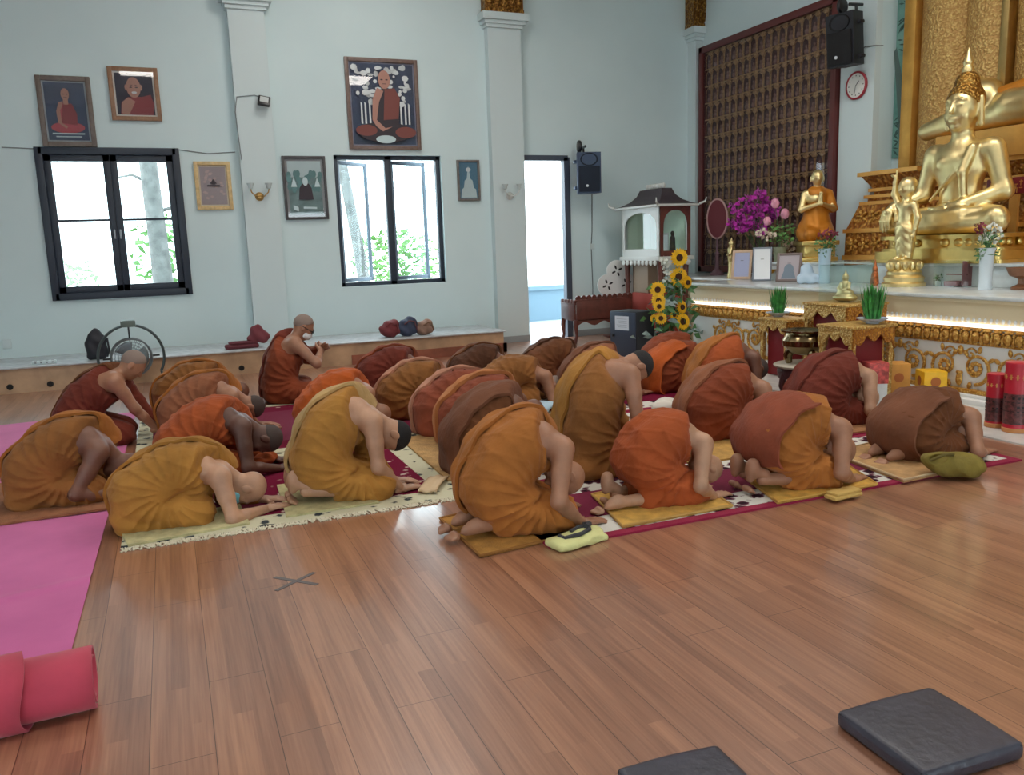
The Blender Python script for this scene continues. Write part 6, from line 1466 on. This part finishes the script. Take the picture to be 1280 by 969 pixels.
# black cabinet with a notice
near = onZ(796, 452, 0); cab_h = onY(797, 390, near.y).z
root = thing('steel_cabinet', 'dark blue-black steel cabinet with a white notice, behind the tan robe', 'cabinet', (near.x, near.y, 0), math.radians(16)); W_, D_ = .46, .34; sm = mat('cabinet_steel_lit', (60, 70, 88), .4, .2); sm2 = mat('cabinet_dark', (34, 38, 46), .45)  # window light on the door is put into its paler grey
b = MB(); b.b2((0, 0, 0), (D_, W_, cab_h), .008); b.build('body', sm2, root); b = MB(); b.b2((-.014, .008, .02), (0, W_ - .008, cab_h - .01), .005); b.build('door', sm, root)
b = MB(); b.b2((-.018, .12, cab_h - .24), (-.014, .36, cab_h - .06)); b.build('notice', mat('notice_paper', (206, 214, 224), .7), root); b = MB()
for k in range(5): b.b2((-.0195, .15, cab_h - .1 - .026 * k), (-.018, .33 - .02 * (k % 3), cab_h - .095 - .026 * k))
b.build('notice_lines', mat('faint_grey_print', (150, 158, 172), .7), root); b = MB(); b.M = Matrix.Translation((-.014, .39, cab_h * .5)) @ Matrix.Rotation(-PI / 2, 4, 'Y'); b.lathe([(.018, 0), (.018, .02), (.012, .024)], n=14); b.build('lock', blk, root)
# sunflowers
p = onZ(838, 447, 0); Ys = p.y; root = thing('sunflower_arrangement', 'tall arrangement of yellow sunflowers in a dark pot left of the altar', 'flowers', (p.x, p.y, 0)); q = random.Random(21)
b = MB(); b.lathe([(.13, 0), (.14, .02), (.19, .3), (.2, .32), (.18, .32), (.16, .2)], n=28, cap=False); b.build('pot', mat('charcoal_pot', (44, 48, 54), .4), root)
yel = mat('sunflower_petal', (240, 186, 22), .6, var=.08, vs=20); brn = mat('sunflower_disc', (70, 40, 20), .9, bump=.8, bs=120); tops = []
for px, py, r, ya in ((849, 322, .125, -.3), (848, 346, .135, -.2), (859, 353, .09, .5), (822, 362, .11, -.9), (823, 376, .10, -.6), (824, 383, .08, -1.2), (853, 402, .12, .1), (852, 384, .10, .6), (826, 398, .085, -.7), (818, 398, .06, -1.1), (842, 394, .06, .2)):
    c = onY(px, py, Ys - .12 + q.uniform(-.05, .05)) - Vector((p.x, p.y, 0)); tops.append(c - Vector((0, -.04, .02)))
    M = Matrix.Translation(c) @ Matrix.Rotation(ya * .5, 4, 'Z') @ Matrix.Rotation(PI / 2 + q.uniform(-.2, .1), 4, 'X'); b = MB(M)
    for ring, (n_, L, tl) in enumerate(((17, 1.0, .05), (15, .9, .22))):
        for k in range(n_):
            a = 2 * PI * (k + .5 * ring) / n_; d = Vector((math.cos(a), math.sin(a), tl)); s_ = Vector((-math.sin(a), math.cos(a), 0)) * r * .2
            b._add([d * r * .28, d * r * .62 * L + s_ + Vector((0, 0, .01)), d * r * L + Vector((0, 0, -.01)), d * r * .68 * L - s_ + Vector((0, 0, .01))], [(0, 1, 2, 3)])
    hd = b.build('sunflower', yel, root); b = MB(M); b.lathe([(r * .34, -.005), (r * .36, .012), (r * .31, .03), (r * .18, .028), (0, .02)], n=20, cap=False); b.build('seed_disc', brn, hd)
stems(root, tops, (0, 0, .3), stem_m, .009); b = MB(); b2_ = MB()
for i in range(240):
    py = q.uniform(345, 432); t = (py - 345) / 87; px = 845 + q.gauss(0, 1) * (8 + 13 * t) - 6 * t; c = onY(px, py, Ys + q.uniform(-.12, .15)) - Vector((p.x, p.y, 0))
    if c.z < .3: c.z = .3
    d = Vector((q.gauss(0, 1), q.gauss(0, .6), q.uniform(-.6, .5))).normalized(); e = d.cross(Vector((q.gauss(0, .3), 1, q.gauss(0, .3)))).normalized(); L = q.uniform(.1, .19)
    (b if i % 3 else b2_)._add([c, c + d * L * .5 + e * L * .2, c + d * L + Vector((0, 0, -.03)), c + d * L * .5 - e * L * .2], [(0, 1, 2, 3)])
b.build('leaves', mat('sunflower_leaf', (74, 118, 70), .55, var=.25, vs=9), root); b2_.build('grey_leaves', mat('silvery_leaf', (130, 150, 148), .55, var=.2, vs=9), root)
b = MB()
for px, py in ((831, 332), (835, 340), (839, 347), (829, 326), (834, 351)): petal_ball(b, onY(px, py, Ys - .05) - Vector((p.x, p.y, 0)), .07, 18, q, .6)
b.build('white_lilies', mat('white_blossom'), root)

# ------------------------------------------------------------------ on and before the window platform
p = onY(122, 449, 11.2); root = thing('bag', 'black bag slumped on the platform under the left window', 'bag', (p.x, 11.25, .31), .2); s = S(); s.box((0, 0, .14), (.12, .08, .14), .06); s.ell((0, 0, .28), (.07, .05, .1), k=.06); s.disp(lambda P: -.007 * np.sin(P[:, 2] * 35 + P[:, 0] * 40)); s.cut(lambda P: P[:, 2] - .002, .003); v, f = surface(s, .012); mesh_obj('sack', v, f, mat('black_nylon', (34, 36, 46), .6), root)
b = MB(); b.tube([(.07, -.03, .3), (.12, -.06, .25), (.13, -.06, .1), (.1, -.05, .03)], .012, 6); b.build('strap', mat('black_nylon'), root)
p = onZ(318, 438, .31); root = thing('folded_robe', 'folded dark red robe on the platform left of the seated monk', 'cloth', (p.x, 11.3, .31), .05); b = MB(); b.box((-.12, 0, .03), (.42, .18, .06), bev=.025); b.box((-.1, 0, .075), (.36, .16, .035), bev=.015); b.build('folded_layers', mat('maroon_cloth', (100, 44, 54), .85, bump=.4, bs=40), root); s = S(); s.ell((.1, 0, .12), (.14, .1, .1)); s.ell((.08, 0, .22), (.07, .06, .08), k=.05); s.cut(lambda P: P[:, 2] - .06, .004); s.disp(lambda P: -.01 * np.sin(P[:, 0] * 40 + P[:, 2] * 30)); v, f = surface(s, .012); mesh_obj('heap', v, f, mat('dark_red_cloth', (112, 50, 58), .85), root)
def heap(label, px, col, w_, h_, seed, nm='bag', strap=None):
    p = onY(px, 424, 11.3); root = thing(nm, label, 'bag', (p.x, 11.3, .31), .1 * seed, 'bags on the platform'); s = S(); s.ell((0, 0, h_ * .45), (w_ / 2, .13, h_ * .5)); s.ell((w_ * .15, 0, h_ * .8), (w_ * .25, .08, h_ * .25), k=.06); s.cut(lambda P: P[:, 2] - .003, .003); s.disp(lambda P: -.009 * np.sin(P[:, 0] * 34 + P[:, 2] * 40 + seed)); v, f = surface(s, .012); mesh_obj('cloth', v, f, mat('bagcloth_%s' % (col,), col, .8, var=.12, vs=12), root)
    b = MB(); b.tube([(-w_ * .3, -.1, h_ * .7), (-w_ * .1, -.14, h_ * .9), (w_ * .2, -.12, h_ * .8), (w_ * .3, -.13, h_ * .3)], .012, 6); b.build('strap', mat('bagcloth_%s' % (strap or col,), strap or col, .8), root)
heap('dark red cloth bag, leftmost of the bags on the platform', 488, (112, 46, 50), .30, .23, 1); heap('navy blue bag in the middle of the bags on the platform', 510, (56, 64, 86), .30, .25, 2, strap=(96, 60, 66)); heap('tan cloth bag, rightmost of the bags on the platform', 531, (140, 108, 92), .26, .20, 3, strap=(120, 90, 70))
p = onZ(60, 451, .31); root = thing('power_strip', 'white power strip on the platform at the far left', 'power strip', (p.x, 11.2, .31), .03); b = MB(); b.box((0, 0, .02), (.26, .06, .04), bev=.008); b.build('housing', white_m, root); b = MB()
for k in range(4): b.box((-.09 + .06 * k, 0, .041), (.03, .03, .004)); b.box((-.09 + .06 * k, -.031, .02), (.02, .003, .016))
b.build('sockets', mat('socket_grey', (120, 126, 130), .5), root)
fm_ = mat('fan_steel', (122, 132, 136), .35, .7); p = onY(165, 450, 10.75); root = thing('floor_fan', 'round steel floor fan standing before the platform', 'fan', (p.x, 10.75, 0), .12)
zc = max(p.z, .36); b = MB(); b.tube([(.36 * math.cos(a), 0, zc + .38 * math.sin(a)) for a in np.linspace(-.55, PI + .55, 34)], .016, 8); b.build('stand_ring', mat('fan_frame_dark', (72, 84, 86), .45, .5), root); b = MB(); b.box((.0, 0, zc + .40), (.16, .1, .08), bev=.015); b.build('handle_box', mat('fan_box_grey', (96, 112, 106), .5), root)
for e in (1, -1): b = MB(); b.tube([(e * .31, 0, zc - .2), (e * .33, -.02, .1), (e * .36, -.22, .0)], .014, 8); b.tube([(e * .33, 0, .1), (e * .36, .2, 0)], .014, 8); b.build('foot', mat('fan_frame_dark'), root)
b = MB(); R0 = .22
for y in (-.07, .07):
    b.tube(ringpts((0, y, zc), R0, 36), .01, 6, closed=True)
    for r in (.07, .11, .145, .18): b.tube(ringpts((0, y * (1.15 - r), zc), r, 30), .003, 4, closed=True)
    for k in range(20): a = 2 * PI * k / 20; b.tube([(.04 * math.cos(a), y * 1.15, zc + .04 * math.sin(a)), (R0 * math.cos(a), y, zc + R0 * math.sin(a))], .003, 4)
b.build('guard', fm_, root); b = MB()
for k in range(3):
    a0 = 2 * PI * k / 3; b.grid(lambda u, v: ((.04 + .15 * u) * math.cos(a0 + (v - .5) * 1.3), .03 * (v - .5), zc + (.04 + .15 * u) * math.sin(a0 + (v - .5) * 1.3)), 5, 8)
o = b.build('blades', fm_, root); md = o.modifiers.new('t', 'SOLIDIFY'); md.thickness = .003
b = MB(); b.tube([(0, -.05, zc), (0, .16, zc)], .06, 14); b.tube([(-.31, 0, zc), (-R0, 0, zc)], .012, 6); b.tube([(.31, 0, zc), (R0, 0, zc)], .012, 6); b.tube([(0, 0, zc + R0), (0, 0, zc + .38)], .01, 6); b.build('motor', mat('fan_motor_black', (30, 34, 40), .5), root)
# ------------------------------------------------------------------ parts of parts hang under the part they sit on
SUBS = {'notice': 'door', 'lock': 'door', 'hour_marks': 'dial', 'hands': 'dial', 'shade': 'arm', 'printed_figure': 'picture', 'label_marks': 'dark_label', 'lettering': 'board',
        'badge': 'grille', 'horn': 'grille', 'lens': 'housing', 'printed_badge': 'carton', 'sockets': 'housing', 'face_mask_loop': 'face_mask', 'window_handle': 'window_frame', 'blades': 'guard',
        'painted_leaves': 'painted_panel', 'painted_trunk': 'painted_panel', 'piping': 'pad', 'flower_bosses': 'carved_bands', 'bead_row': 'cream_fascia', 'light_tube': 'cream_fascia', 'gilt_scrolls': 'white_panel'}
def base(o): return o.name.split('.')[0]
for r in [o for o in bpy.data.objects if o.parent is None]:
    kids = list(r.children)
    for ch, pa in SUBS.items():
        cs_ = [k for k in kids if base(k) == ch]; ps_ = [k for k in kids if base(k) == pa]
        for i, k in enumerate(cs_):
            if ps_: k.parent = ps_[min(i, len(ps_) - 1)]
    for k in kids:
        if base(k) == 'notice_lines':
            n_ = [q for q in r.children_recursive if base(q) == 'notice']; k.parent = n_[0].parent if n_ else r
sc = bpy.context.scene
sc.view_settings.view_transform = 'Standard'; sc.view_settings.look = 'None'; sc.view_settings.gamma = 1; sc.view_settings.use_curve_mapping = False
sc.view_settings.exposure = -0.12
sc.cycles.max_bounces = 8; sc.cycles.diffuse_bounces = 4; sc.cycles.glossy_bounces = 4; sc.cycles.transparent_max_bounces = 12
